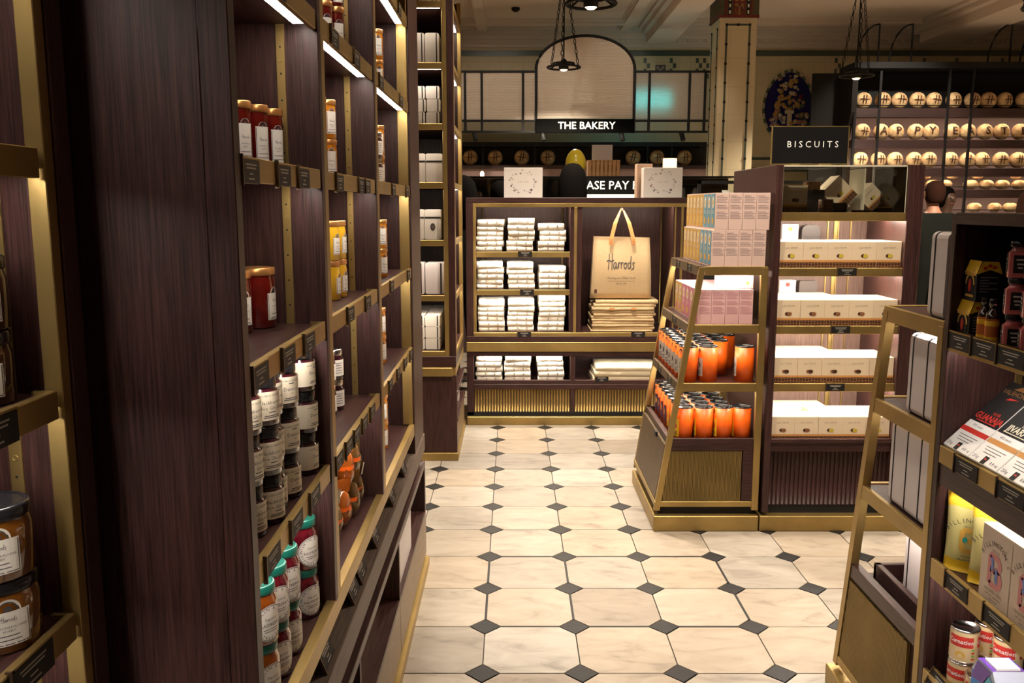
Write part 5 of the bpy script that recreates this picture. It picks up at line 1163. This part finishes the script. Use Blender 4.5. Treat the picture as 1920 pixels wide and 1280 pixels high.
# sugar bags and boxes
def big_b(f, mcol, k=1.0):
    b = MB(); P = [[(-.016, 0), (-.016, .052)], [(-.016, .052), (.004, .052), (.014, .043), (.012, .031), (-.002, .027), (-.014, .027)], [(-.002, .027), (.014, .023), (.019, .012), (.012, .001), (-.016, 0)]]
    for s in P: b.flat(*ribbon([(x * k, y * k) for x, y in s], .0058 * k), f, 0)
    return b
def arc_text(b, s, k, r, cy, f, m=0, sp=.72):
    for i, ch in enumerate(s):
        a = (i - (len(s) - 1) / 2) * k * sp / r; V2, F2 = text2d(ch); ca, sa = math.cos(a), math.sin(a)
        b.flat([((x * ca + y * sa) * k + r * sa, (-x * sa + y * ca) * k + cy + r * (ca - 1)) for x, y in V2], F2, f, m)
def sugar_bag(x, y, rz, label):
    t = thing('sugar_bag', label, 'bag', (x, y, .6805), R(rz), 'yellow sugar bags'); w_, d_, h_ = .060, .034, .205
    b = MB(); nu, nv = 16, 12
    for j in range(nv + 1):
        v = j / nv; bulge = (math.sin(math.pi * min(1, v * 1.02)) ** .45 if 0 < v < 1 else .35 if v == 0 else .04); bulge = max(bulge, .6) if v < .15 else bulge
        if v > .92: bulge = .05
        for i in range(nu):
            a = 2 * math.pi * i / nu; ca, sa = math.cos(a), math.sin(a)
            b.v.append((w_ * (abs(ca) ** .55) * (1 if ca > 0 else -1) * (1.0 - .06 * math.sin(math.pi * v)), d_ * (abs(sa) ** .7) * (1 if sa > 0 else -1) * bulge, h_ * v + .003 * math.sin(5 * a + 7 * v)))
    for j in range(nv):
        m_ = 1 if (j < 2 or j > 9) else 0
        for i in range(nu): b.face((j * nu + i, j * nu + (i + 1) % nu, (j + 1) * nu + (i + 1) % nu, (j + 1) * nu + i), m_, True)
    b.face(range(nu), 1); b.face([nv * nu + i for i in range(nu)][::-1], 1)
    b.v = [(x_, y_, max(z_, 0)) for x_, y_, z_ in b.v]
    part('bag', b, [mat('pale_yellow_film', (.62, .55, .22), .25), yellow] if 'pale_yellow_film' not in bpy.data.materials else [bpy.data.materials['pale_yellow_film'], yellow], t)
    f = lambda x_, z_: (x_, -d_ * (math.sin(math.pi * min(.97, max(.05, z_ / h_)))) ** .45 * max(.05, 1 - (abs(x_) / w_) ** 3) ** .5 * 1.03 - .0015, z_)
    l = MB(); arc_text(l, "BILLINGTON'S", .0155, .062, .142, f, 0); l.flat(*scl(text2d('SINCE 1858'), .006, 0, .126), f); l.flat(*scl(text2d('ORGANIC'), .0085, 0, .046), f); l.flat(*scl(text2d('GRANULATED'), .0085, 0, .036), f)
    part('lettering', l, darktxt, t); part('big_letter', big_b(lambda a, c_: f(a, c_ + .062), 0, 1.05), ochre, t)
    part('leaf_motif', MB().flat(*disc2d(.006, .008, 8, -.010, .092), lambda a, c_: tuple(Vector(f(a, c_)) + Vector((0, -.001, 0)))).flat(*disc2d(.006, .006, 8, .012, .076), lambda a, c_: tuple(Vector(f(a, c_)) + Vector((0, -.001, 0)))), mat('teal_print', (.02, .30, .28), .5) if 'teal_print' not in bpy.data.materials else bpy.data.materials['teal_print'], t)
sugar_bag(1.162, 2.125, -34, 'yellow sugar bag with big letter B beside the end panel')
sugar_bag(1.182, 2.040, -30, 'yellow sugar bag with big letter B half hidden by the sugar boxes')
sugar_bag(1.260, 2.105, -25, 'yellow sugar bag in the back row behind the others')
sugar_bag(1.290, 1.980, -20, 'yellow sugar bag in the back row behind the sugar boxes')
lightb = mat('pale_sugar_card', (.60, .47, .36), .5); rose = mat('rose_letter', (.55, .20, .20), .5); periw = mat('periwinkle', (.12, .18, .48), .5)
def sugar_box(y, label):
    t = thing('sugar_box', label, 'box', (1.106, y, .6805), group='sugar boxes with pink letter B'); w_, d_, h_ = .122, .09, .188
    part('carton', MB().box(0, d_, -w_ / 2, w_ / 2, 0, h_, 0, .001), lightb, t); f = face_nx(-.001, 0, 0); g = face_nx(-.0016, 0, 0)
    l = MB(); arc_text(l, "BILLINGTON'S", .0165, .058, .154, f); l.flat(*scl(text2d('SINCE 1858'), .006, 0, .137), f); l.flat(*scl(text2d('GOLDEN ICING'), .0105, 0, .040), f); l.flat(*scl(text2d('NATURAL, UNREFINED'), .0062, 0, .029), f); l.flat(*scl(text2d('CANE SUGAR'), .0062, 0, .020), f)
    part('lettering', l, darktxt, t); part('big_letter', big_b(lambda a, c_: f(a, c_ + .056), 0, 1.30), rose, t)
    part('bird_motif', MB().flat(*ribbon([(-.014, .120), (-.008, .104), (-.012, .090)], .004), g).flat(*ribbon([(.004, .098), (.010, .086), (.006, .074), (.014, .066)], .0045), g), periw, t); part('base_line', MB().flat(*grid2d(-w_ / 2, w_ / 2, 0, .004), f), purple, t)
for i in range(4): sugar_box(1.912 - i * .1245, 'pale sugar box with pink letter B, %s from the yellow bags' % ORD[i])
# cans and sugar bag on the lowest shelf
def can_kit():
    r, h = .034, .088; body = MB().lathe([(r, .004), (r, h - .004)], 22, cap=False).mesh('can_label', mat('cream_can_label', (.66, .50, .28), .45))
    base_r = MB().lathe([(r * .97, 0), (r * 1.03, .002), (r * 1.02, .005), (r, .006)], 22).mesh('can_base', chrome); rim = MB().lathe([(r, h - .006), (r * 1.03, h - .003), (r * 1.02, h), (r * .94, h), (r * .93, h - .004), (.001, h - .004)], 22).mesh('can_metal', chrome)
    p_ = MB()
    for a0 in (math.pi, -math.pi / 3, math.pi / 3):
        f = cyl(r * 1.012, a0, 0); p_.flat(*grid2d(-.030, .030, h * .50, h * .82, 8), f, 0); g = cyl(r * 1.022, a0, 0); p_.flat(*scl(text2d('Carnation', 1, .02), .0155, 0, h * .66), g, 1)
        p_.flat(*disc2d(.012, .010, 12, .0, h * .26), f, 2)
        for k in range(4): p_.flat(*grid2d(.026, .034, h * (.15 + k * .09), h * (.2 + k * .09), 3), f, 3 if k % 2 else 0)
    return [('can_top', rim, None), ('can_label', body, None), ('can_base', base_r, None), ('label_print', p_.mesh('label_print', [redp, white_p, ochre, greenp]), 1)]
ck_ = can_kit()
for i, (x, y, z) in enumerate(((1.145, 2.085, 0), (1.145, 2.085, 1), (1.150, 2.005, 0), (1.225, 2.03, 0), (1.225, 2.03, 1), (1.22, 2.11, 0), (1.22, 2.11, 1))):
    spawn(ck_, 'milk_can', 'red and cream milk can, %s, %s' % ('on the lowest grocery shelf' if z == 0 else 'stacked on another can', ('beside the end panel', 'beside the end panel', 'beside the blue sugar bag', 'in the middle of the cans', 'in the middle of the cans', 'in the back row', 'in the back row')[i]), 'can', (x, y, .3755 + z * .0885), R(random.uniform(20, 60)), 'milk cans')
t = thing('sugar_bag', 'blue and purple folded-top sugar bag on the lowest grocery shelf', 'bag', (1.105, 1.915, .3755)); w_, d_, h_ = .105, .075, .165
pale = mat('pale_blue_paper', (.50, .55, .66), .4); bl = mat('bright_blue_paper', (.02, .22, .62), .35); pu = mat('violet_paper', (.14, .05, .36), .35)
part('bag', MB().prism([(-w_ / 2, 0), (w_ / 2, 0), (w_ / 2 * 1.02, h_ * .8), (w_ * .30, h_), (-w_ * .30, h_), (-w_ / 2 * 1.02, h_ * .8)], lambda a, z: (0, a, z), lambda a, z: (d_, a, z)), pale, t)
f = face_nx(-.0012, 0, 0); g = face_nx(-.0018, 0, 0)
b = MB().flat([(-.053, h_ * .45), (.053, h_ * .55), (.053, h_ * .78), (-.053, h_ * .78)], [(0, 1, 2, 3)], f, 0).flat([(-.053, h_ * .66), (.0, h_ * .70), (.03, h_ * .98), (-.03, h_ * .98)], [(0, 1, 2, 3)], g, 1).flat([(.0, h_ * .74), (.052, h_ * .62), (.050, h_ * .8), (.02, h_ * .9)], [(0, 1, 2, 3)], g, 2)
b.flat(*grid2d(-.048, -.006, .02, h_ * .52), g, 3).flat(*scl(text2d('TATE', 1, .02), .0145, -.027, h_ * .40), face_nx(-.0025, 0, 0), 4).flat(*scl(text2d('& LYLE', 1, .02), .0115, -.027, h_ * .29), face_nx(-.0025, 0, 0), 4).flat(*scl(text2d('Sugar', 1, .02), .016, .026, h_ * .3), g, 1)
b.quad([(0, -w_ * .3, h_ + .001), (d_, -w_ * .3, h_ + .001), (d_, w_ * .3, h_ + .001), (0, w_ * .3, h_ + .001)], 1).box(.01, d_ - .01, -.03, .02, h_ + .001, h_ + .006, 4)
part('bag_print', b, [bl, pu, mat('aqua_paper', (.10, .45, .62), .35), mat('navy_paper', (.02, .02, .07), .4), white_p], t)
solo('sugar_bag', MB().box(1.105, 1.18, 1.745, 1.845, .3755, .53, 0, .006), pu, 'violet sugar bag cut by the picture edge on the lowest grocery shelf', 'bag')
tagE = [(n_, m_, p_) for n_, m_, p_ in tag_meshes(.108, .040)]
for z, ys_, nm in ((1.252, (2.105, 1.995, 1.885), 'upper grocery shelf'), (.957, (2.03, 1.84), 'slanted chocolate shelf'), (.658, (2.03, 1.85), 'sugar shelf')):
    for i, y in enumerate(ys_): spawn(tagE, 'price_tag', 'black price tag on the %s edge, %s from the end panel' % (nm, ORD[i]), 'price tag', (EX - .001, y, z), R(180), 'price tags on the grocery unit')
spawn(tagE, 'price_tag', 'tilted black price tag on the lowest grocery shelf edge', 'price tag', (EX - .004, 2.08, .372), 0, 'price tags on the grocery unit', rot=(0, R(-25), R(180)))
# ------------------------------------------------------------------ bread
def on_loaf(rx, ry, rz):
    def f(x, y):
        q = max(0.02, 1 - (x / rx) ** 2 - (y / rz) ** 2); return (x, -ry * math.sqrt(q) * 1.02 - .011, y + rz)
    return f
RX, RY_, RZ_ = .110, .085, .112
def loaf_kit(sym):
    b = MB().ell((0, 0, RZ_), (RX, RY_, RZ_), 18, 10); rg = random.Random(ord(sym)); b.v = [(x * (1 + rg.uniform(-.025, .025)), y, z) for x, y, z in b.v]
    f = on_loaf(RX, RY_, RZ_); s = MB()
    if sym == '#':
        for x in (-.016, .020): s.flat(*ribbon([(x + .004, .062), (x, 0), (x - .003, -.055)], .0062), f)
        s.flat(*ribbon([(-.058, .002), (-.02, .008), (.02, .0), (.060, .006)], .0058), f)
    else:
        V_, F_ = text2d(sym, 2, .015); s.flat([(x * .15, y * .15) for x, y in V_], F_, f)
    return [('crust', b.mesh('crust', crustm), None), ('score_mark', s.mesh('score_mark', scorem), 0)]
lk = {c_: loaf_kit(c_) for c_ in '#APYESTR'}
K = thing('bread_rack', 'black steel bakery rack of round loaves along the far wall', 'rack')
BY = 12.30
for x in (4.66, 4.985, 5.915, 6.235, 7.2, 8.2, 9.2): part('upright', MB().box(x - .016, x + .016, BY - .02, BY + .012, 0, 3.45), blackm, K)
oakb = mat('mauve_back_board', (.36, .245, .235), .6)
part('back_board', MB().box(4.64, 9.3, 12.74, 12.76, 0, 2.93), oakb, K); part('upper_back', MB().box(4.64, 9.3, 12.74, 12.76, 2.93, 3.45), blackm, K)
part('canopy', MB().box(4.60, 9.35, BY - .08, 12.8, 3.42, 3.50), blackm, K)
part('side_hood', MB().prism([(12.76, 1.0), (12.76, 3.42), (BY - .03, 3.42), (BY - .03, 2.85), (12.45, 2.5), (12.5, 1.0)], lambda y, z: (4.60, y, z), lambda y, z: (4.66, y, z)), mat('dark_hood', (.012, .010, .009), .7, spec=.2), K)
part('side_screen', MB().box(4.20, 4.60, 12.70, 12.74, 1.0, 3.42), bpy.data.materials['dark_hood'], K)
BZ = (2.905, 2.487, 2.107, 1.819, 1.505)
for i, z in enumerate(BZ):
    s = part('shelf', MB().box(4.66, 9.3, BY - .01, 12.74, z - .09, z, 0, .004), mat('plum_shelf', (.045, .022, .022), .5) if i == 0 else bpy.data.materials['plum_shelf'], K)
    part('valance', MB().box(4.66, 9.3, BY - .014, BY - .002, z - .118, z - .088), bpy.data.materials['plum_shelf'], s); part('light_strip', MB().box(4.7, 9.2, BY + .012, BY + .036, z - .097, z - .091), mat('warm_led', (1, 1, 1), emis=(1, .78, .56), es=26) if i == 0 else bpy.data.materials['warm_led'], s)
    part('front_bar', MB().tube([(4.66, BY - .02, z + .035), (9.3, BY - .02, z + .035)], .006, 6), blackm, s)
def arch_bracket(x):
    b = MB().tube([(x, BY + .1, 3.5), (x, BY + .1, 4.02)], .012, 6).tube([(x - .30 + .30 * (1 - math.cos(a * math.pi / 12)), BY + .1, 3.5 + .52 * math.sin(a * math.pi / 12)) for a in range(7)], .012, 6); part('arched_bracket', b, blackm, K)
for x in (4.97, 5.42, 6.76, 7.20): arch_bracket(x)
LX = (4.81, 5.07, 5.295, 5.541, 5.762, 6.05, 6.285, 6.505, 6.745, 6.985, 7.35, 7.6, 7.85)
for row, (z, syms) in enumerate(((2.905, '#############'), (2.487, '#APPYEASTER##'), (2.107, '#############'))):
    for i, ch in enumerate(syms):
        spawn(lk[ch], 'round_loaf', 'loaf scored with %s, %s from the hood, %s bread shelf' % ('a cross-barred mark' if ch == '#' else 'the letter ' + ch, ORD[i] if i < 12 else 'last', ('top', 'second', 'third')[row]), 'bread', (LX[i] + random.uniform(-.004, .004), 12.40, z + .001), 0, 'round loaves on the bread rack', rot=(R(random.uniform(-8, 2)), R(random.uniform(-7, 7)), R(random.uniform(-14, 10))))
roll = [('crust', MB().ell((0, 0, .055), (.085, .075, .055), 14, 8).mesh('crust', crustm), None)]
for i, (x, z) in enumerate(((5.62, 1.819), (5.84, 1.819), (5.73, 1.958), (6.01, 1.819), (6.10, 1.958), (6.36, 1.819), (6.58, 1.819), (6.45, 1.958), (6.80, 1.819), (6.98, 1.958), (7.03, 1.819), (6.44, 1.505), (6.72, 1.505), (6.94, 1.505), (7.18, 1.505), (7.42, 1.505))):
    spawn(roll, 'bread_roll', 'golden bread roll, %s along the %s bread shelf%s' % (ORD[i] if i < 11 else ORD[i - 11], 'fourth' if z > 1.6 else 'lowest', ', on top of others' if z == 1.958 else ''), 'bread', (x, 12.40, z + .001), random.uniform(0, 3), 'rolls on the lower bread shelves', scale=1.22 if z < 1.9 else 1.0)
# ------------------------------------------------------------------ bakery screen, shelf and pay counter
W = thing('bakery_screen', 'black steel screen of reeded glass with a central arch', 'screen')
SY = 12.0
fr = MB()
for x in (-.62, -.40, .145, 1.815, 2.345, 2.55): fr.box(x - .016, x + .016, SY - .02, SY + .02, 2.568, 3.356)
fr.box(-1.3, .32, SY - .022, SY + .022, 3.326, 3.354); fr.box(1.62, 2.60, SY - .022, SY + .022, 3.326, 3.354)
for z in (2.568, 2.71): fr.box(-1.3, 2.60, SY - .022, SY + .022, z - .014, z + .014)
fr.box(.30, .335, SY - .025, SY + .025, 2.55, 3.38); fr.box(1.60, 1.635, SY - .025, SY + .025, 2.55, 3.38)
part('frame', fr, blackm, W)
part('arch_bar', MB().tube([(.967 - .65 * math.cos(math.pi * i / 24), SY, 3.37 + .425 * math.sin(math.pi * i / 24)) for i in range(25)], .020, 8), blackm, W)
for x0, x1 in ((-1.3, -.636), (-.604, -.416), (-.384, .129), (.161, .30), (1.635, 1.799), (1.831, 2.329), (2.361, 2.534)): part('pane', MB().box(x0, x1, SY - .004, SY + .004, 2.724, 3.326), reed_clear if x0 > 1.6 else reed, W)
part('pane', MB().prism([(.335, 2.74)] + [(.967 - .632 * math.cos(math.pi * i / 20), 3.37 + .41 * math.sin(math.pi * i / 20)) for i in range(21)] + [(1.60, 2.74)], lambda x, z: (x, SY - .004, z), lambda x, z: (x, SY + .004, z)), reed, W)
for x in (-.5, .40, 1.45, 2.25):
    sp_ = part('spotlight_head', MB().tube([(x, SY - .02, 2.555), (x + .02, SY - .06, 2.45)], .032, 10).box(x - .008, x + .008, SY - .02, SY, 2.54, 2.57), blackm, W)
solo('added_glow_panel', MB().box(1.66, 2.20, 12.5, 12.53, 2.93, 3.16), glow_m, 'added cyan glowing panel behind the reeded glass, imitating a reflection', 'screen')  # glowing panel added to imitate a cyan reflection in the panes
t = thing('shop_sign', 'black sign with lit words THE BAKERY under the glass arch', 'sign', (.967, SY - .06, 2.64))
part('panel', MB().box(-.65, .65, 0, .05, -.088, .088, 0, .003), mat('matte_black', (.003, .003, .003), .95, spec=.03), t); part('lettering', MB().flat(*scl(text2d('THE BAKERY', 2, .004), .133, .02, 0), face_ny(0, -.003, 0)), sign_em, t)
Q = thing('bakery_shelf', 'long dark back shelf of scored loaves under the glass screen', 'shelf')
part('back_panel', MB().box(-1.3, 2.9, 13.35, 13.40, 0, 2.48), mat('green_black', (.012, .016, .014), .5), Q); part('top_rail', MB().box(-1.3, 2.9, 12.93, 13.40, 2.44, 2.50), blackm, Q)
part('shelf_board', MB().box(-1.3, 2.9, 12.92, 13.40, 2.12, 2.175), bpy.data.materials['plum_shelf'], Q); part('lower_panel', MB().box(-1.3, 2.9, 12.97, 13.02, 1.6, 2.12), oakb, Q); part('base', MB().box(-1.3, 2.9, 12.95, 13.40, 0, 1.6), blackm, Q)
for x in (-.9, -.42, .33, 1.30, 1.95, 2.30, 2.72): part('post', MB().box(x - .01, x + .01, 12.93, 12.95, 2.175, 2.44), blackm, Q)
for i, x in enumerate((-.60, -.232, .131, .533, .95, 1.753, 2.131, 2.525)):
    spawn(lk['#'], 'round_loaf', 'round loaf with cross-barred mark, %s along the bakery back shelf' % ORD[i], 'bread', (x, 13.10, 2.176), 0, 'round loaves on the bakery back shelf', rot=(0, R(random.uniform(-8, 8)), R(random.uniform(-6, 6))))
P_ = thing('pay_counter', 'dark pay counter with lit lettering behind the display counter', 'counter')
part('body', MB().box(-1.3, 2.4, 9.55, 10.2, 0, 1.64), mat('plum_front', (.05, .03, .03), .5), P_); part('work_top', MB().box(-1.3, 2.4, 9.50, 10.2, 1.64, 1.67, 0, .003), mat('tan_top', (.30, .19, .12), .4), P_)
part('sign_band', MB().box(.50, 1.72, 9.5, 9.56, 1.72, 1.895, 0, .002), blackm, P_); part('light_strip', MB().box(.50, 1.72, 9.52, 9.56, 1.68, 1.715), mat('counter_led', (1, 1, 1), emis=(1, .85, .6), es=2.5), P_)
part('lettering', MB().flat(*scl(text2d('PLEASE PAY HERE', 2, .004), .123, 1.085, 1.808), face_ny(0, 9.496, 0)), sign_em, P_)
part('pane', MB().box(-1.3, .49, 9.52, 9.525, 1.67, 1.895), glassm, P_); part('pane', MB().box(1.73, 2.4, 9.52, 9.525, 1.67, 1.895), glassm, P_); part('case_top', MB().box(-1.3, 2.4, 9.5, 9.9, 1.895, 1.908, 0, .002), blackm, P_)
part('case_back', MB().box(-1.3, 2.4, 9.92, 9.95, 1.67, 1.895), blackm, P_)
for i, x in enumerate((-.55, -.42, -.1, .25, 1.85, 2.0)): solo('glass_jar', MB().lathe([(.04, 0), (.04, .09), (.03, .1), (.03, .12)], 14), mat('dim_glass', (.20, .19, .17), .15) if i == 0 else bpy.data.materials['dim_glass'], 'small dim glass jar, %s inside the pay counter case' % ORD[i], 'jar', (x, 9.7, 1.671), group='jars in the pay counter case')
solo('candle', MB().lathe([(.02, 0), (.022, .03), (.012, .05), (.001, .055)], 10), bulb_em, 'tiny glowing lamp on the pay counter top', 'lamp', (-.32, 9.6, 1.909))
crate = thing('wooden_crate', 'slatted wooden crate on the pay counter', 'crate', (.99, 9.62, 1.909))
pine = mat('pine', (.42, .22, .09), .7)
for i in range(8): part('slat', MB().box(-.172 + i * .0435, -.137 + i * .0435, 0, .012, 0, .165, 0, .001), pine, crate)
part('rail', MB().box(-.172, .172, .012, .022, .02, .05).box(-.172, .172, .012, .022, .12, .15), pine, crate); part('box_back', MB().box(-.172, .172, .20, .215, 0, .165), pine, crate); part('box_side', MB().box(-.172, -.16, .02, .2, 0, .165).box(.16, .172, .02, .2, 0, .165), pine, crate); part('lid_board', MB().box(-.172, .172, .0, .215, .165, .172), pine, crate)
solo('display_card', MB().box(.865, 1.085, 9.70, 9.72, 2.082, 2.245, 0, .001), mat('dull_white_card', (.45, .40, .38), .6), 'blank white card standing on the wooden crate', 'card')
solo('decorative_egg', MB().lathe([(.0, 0)] + [(.112 * math.sin(math.pi * i / 16) * (1 + .10 * math.cos(math.pi * i / 16)), .145 * (1 - math.cos(math.pi * i / 16))) for i in range(1, 16)] + [(.0, .29)], 22, cap=False), mat('egg_yellow', (.70, .55, .03), .3, coat=.5), 'big yellow egg decoration standing on the pay counter', 'egg', (.685, 9.64, 1.908))
t = thing('table_lamp', 'small lit drum lamp on the pay counter behind the wreath box', 'lamp', (1.70, 9.66, 1.908)); part('shade', MB().lathe([(.075, .09), (.075, .19)], 18), mat('lit_shade', (.8, .6, .4), emis=(1, .72, .4), es=2.2), t); part('stem', MB().lathe([(.05, 0), (.05, .01), (.01, .015), (.01, .09)], 12), brassz, t)
# glass counters with trays between the counter and the column
H = thing('glass_counter', 'low dark glass counter with white trays beyond the display counter', 'counter')
part('body', MB().box(1.75, 3.0, 8.4, 9.1, 0, 1.62), blackm, H); part('shelf_rail', MB().box(1.75, 3.0, 8.4, 8.43, 1.80, 1.83).box(1.75, 1.78, 8.4, 8.43, 1.62, 1.83).box(2.20, 2.23, 8.4, 8.43, 1.62, 1.83), blackm, H); part('pane', MB().box(1.78, 3.0, 8.41, 8.414, 1.63, 1.80), glassm, H)
for i, (x, z, w_) in enumerate(((1.93, 1.66, .09), (2.08, 1.62, .10), (2.35, 1.62, .10), (2.52, 1.62, .09))):
    t = thing('serving_tray', 'white serving tray, %s on the dark glass counter' % ORD[i], 'tray', (x, 8.55, z)); part('dish', MB().box(-w_, w_, 0, .2, 0, .035, 0, .006), white_p, t)
    if z > 1.63: part('foot', MB().box(-.02, .02, .05, .15, -.04, 0), white_p, t)
solo('white_pot', MB().lathe([(.05, 0), (.055, .03), (.04, .07), (.045, .09)], 14), white_p, 'small white pot on the dark glass counter', 'pot', (2.10, 8.75, 1.656))
# people
def person(x, y, rz, h, clothes, skin_m, hair_m, label, style, arms=0.0):
    """standing figure grown from a joint skeleton; faces -Y when rz = 0"""
    t = thing('person', label, 'person', (x, y, 0), R(rz)); k = h / 1.75
    J = {'pel': (0, 0, .95), 'belly': (0, .005, 1.10), 'chest': (0, .01, 1.30), 'neckb': (0, .02, 1.47), 'neck': (0, .005, 1.53), 'jaw': (0, -.01, 1.60), 'head': (0, -.005, 1.67), 'crown': (0, .005, 1.735)}
    Rr = {'pel': .15, 'belly': .135, 'chest': .15, 'neckb': .075, 'neck': .055, 'jaw': .066, 'head': .082, 'crown': .06}
    Eg = [('pel', 'belly'), ('belly', 'chest'), ('chest', 'neckb'), ('neckb', 'neck'), ('neck', 'jaw'), ('jaw', 'head'), ('head', 'crown')]
    for s_, q in ((-1, 'l'), (1, 'r')):
        J.update({'sh' + q: (s_ * .19, .015, 1.41), 'el' + q: (s_ * .25, .02, 1.14), 'wr' + q: (s_ * .26, -.06 - arms, .92 + arms), 'pa' + q: (s_ * .255, -.08 - arms, .85 + arms), 'hip' + q: (s_ * .09, 0, .88), 'kn' + q: (s_ * .10, -.01, .50), 'an' + q: (s_ * .10, .02, .09), 'to' + q: (s_ * .11, -.14, .035)})
        Rr.update({'sh' + q: .062, 'el' + q: .045, 'wr' + q: .03, 'pa' + q: .034, 'hip' + q: .095, 'kn' + q: .062, 'an' + q: .042, 'to' + q: .035})
        Eg += [('chest', 'sh' + q), ('sh' + q, 'el' + q), ('el' + q, 'wr' + q), ('wr' + q, 'pa' + q), ('pel', 'hip' + q), ('hip' + q, 'kn' + q), ('kn' + q, 'an' + q), ('an' + q, 'to' + q)]
        for fi in range(4):
            J['f%s%d' % (q, fi)] = (s_ * (.262), -.10 - arms + .0 + fi * .018 - .03, .775 + arms + .008 * abs(fi - 1)); Rr['f%s%d' % (q, fi)] = .0085; Eg.append(('pa' + q, 'f%s%d' % (q, fi)))
        J['th' + q] = (s_ * .235, -.125 - arms, .83 + arms); Rr['th' + q] = .010; Eg.append(('pa' + q, 'th' + q))
    J['nose'] = (0, -.105, 1.648); Rr['nose'] = .013; Eg.append(('head', 'nose'))
    def grow(name, keys, grow_r, m_, parent):
        ks = [a for a in J if a in keys]; me = bpy.data.meshes.new(name); me.from_pydata([tuple(c_ * k * 1.0 for c_ in J[a]) for a in ks], [(ks.index(a), ks.index(b)) for a, b in Eg if a in keys and b in keys], [])
        me.materials.append(m_); o = link(name, me, parent); md = o.modifiers.new('skin', 'SKIN'); md.use_smooth_shade = True
        for i, a in enumerate(ks):
            r_ = Rr[a] * k + grow_r; sv = me.skin_vertices[0].data[i]; sv.radius = (r_ * (1.28 if a in ('pel', 'chest', 'belly') else 1), r_ * (.82 if a in ('pel', 'chest', 'belly') else 1)); sv.use_root = (a == 'pel')
        s2 = o.modifiers.new('smooth', 'SUBSURF'); s2.levels = 1; s2.render_levels = 2; return o
    body = grow('body', set(J), 0, skin_m, t)
    grow('coat', {a for a in J if a[:2] in ('pe', 'be', 'ch', 'sh', 'el', 'wr', 'hi', 'kn', 'an') or a == 'neckb'}, .016, clothes, t)
    hb = MB(); kk = k / U
    if style == 'long':
        prof = [(.10, 1.36), (.118, 1.45), (.118, 1.58), (.112, 1.67), (.092, 1.74), (.05, 1.785), (.004, 1.795)]; hb.lathe([(r * kk, z * kk) for r, z in prof], 20, 0, (0, .035 * kk, 0), sy=.85)
    else:
        prof = [(.064, 1.565), (.084, 1.60), (.096, 1.65), (.096, 1.70), (.076, 1.755), (.035, 1.782), (.004, 1.786)]; hb.lathe([(r * kk, z * kk) for r, z in prof], 18, 0, (0, .026 * kk, 0))
    part('hair', hb, hair_m, t)
    fe = MB()
    for s_ in (-1, 1): fe.ell((s_ * .032 * kk, -.083 * kk, 1.662 * kk), (.012 * kk, .008 * kk, .007 * kk), 8, 5, 1); fe.ell((s_ * .086 * kk, 0, 1.655 * kk), (.012 * kk, .022 * kk, .034 * kk), 8, 6, 0)
    fe.ell((0, -.075 * kk, 1.605 * kk), (.024 * kk, .008 * kk, .006 * kk), 8, 5, 2); part('face_features', fe, [skin_m, darktxt, mat('lip', (.25, .08, .06), .5)], t)
    return t
person(.545, 8.05, 180, 1.685, cloth_d, skin_l, hair_b, 'person with long dark hair seen from behind the display counter', 'long')
person(-.42, 7.55, 200, 1.58, cloth_d, skin_l, hair_b, 'person with dark hair half hidden at the edge of the gift tower', 'long')
person(-.085, 7.9, 150, 1.56, cloth_d, skin_l, hair_b, 'person with dark hair hidden behind the white wreath box', 'short')
person(4.25, 9.0, 190, 1.585, cloth_d, skin_l, hair_r, 'person with short auburn hair in a dark coat before the bread rack', 'short')
person(4.56, 9.35, 20, 1.545, cloth_d, skin_d, hair_b, 'person with short dark hair and dark jacket facing the shop', 'short')
person(5.22, 9.0, 160, 1.50, cloth_d, skin_l, hair_r, 'person with brown hair cut by the edge of the picture', 'long')
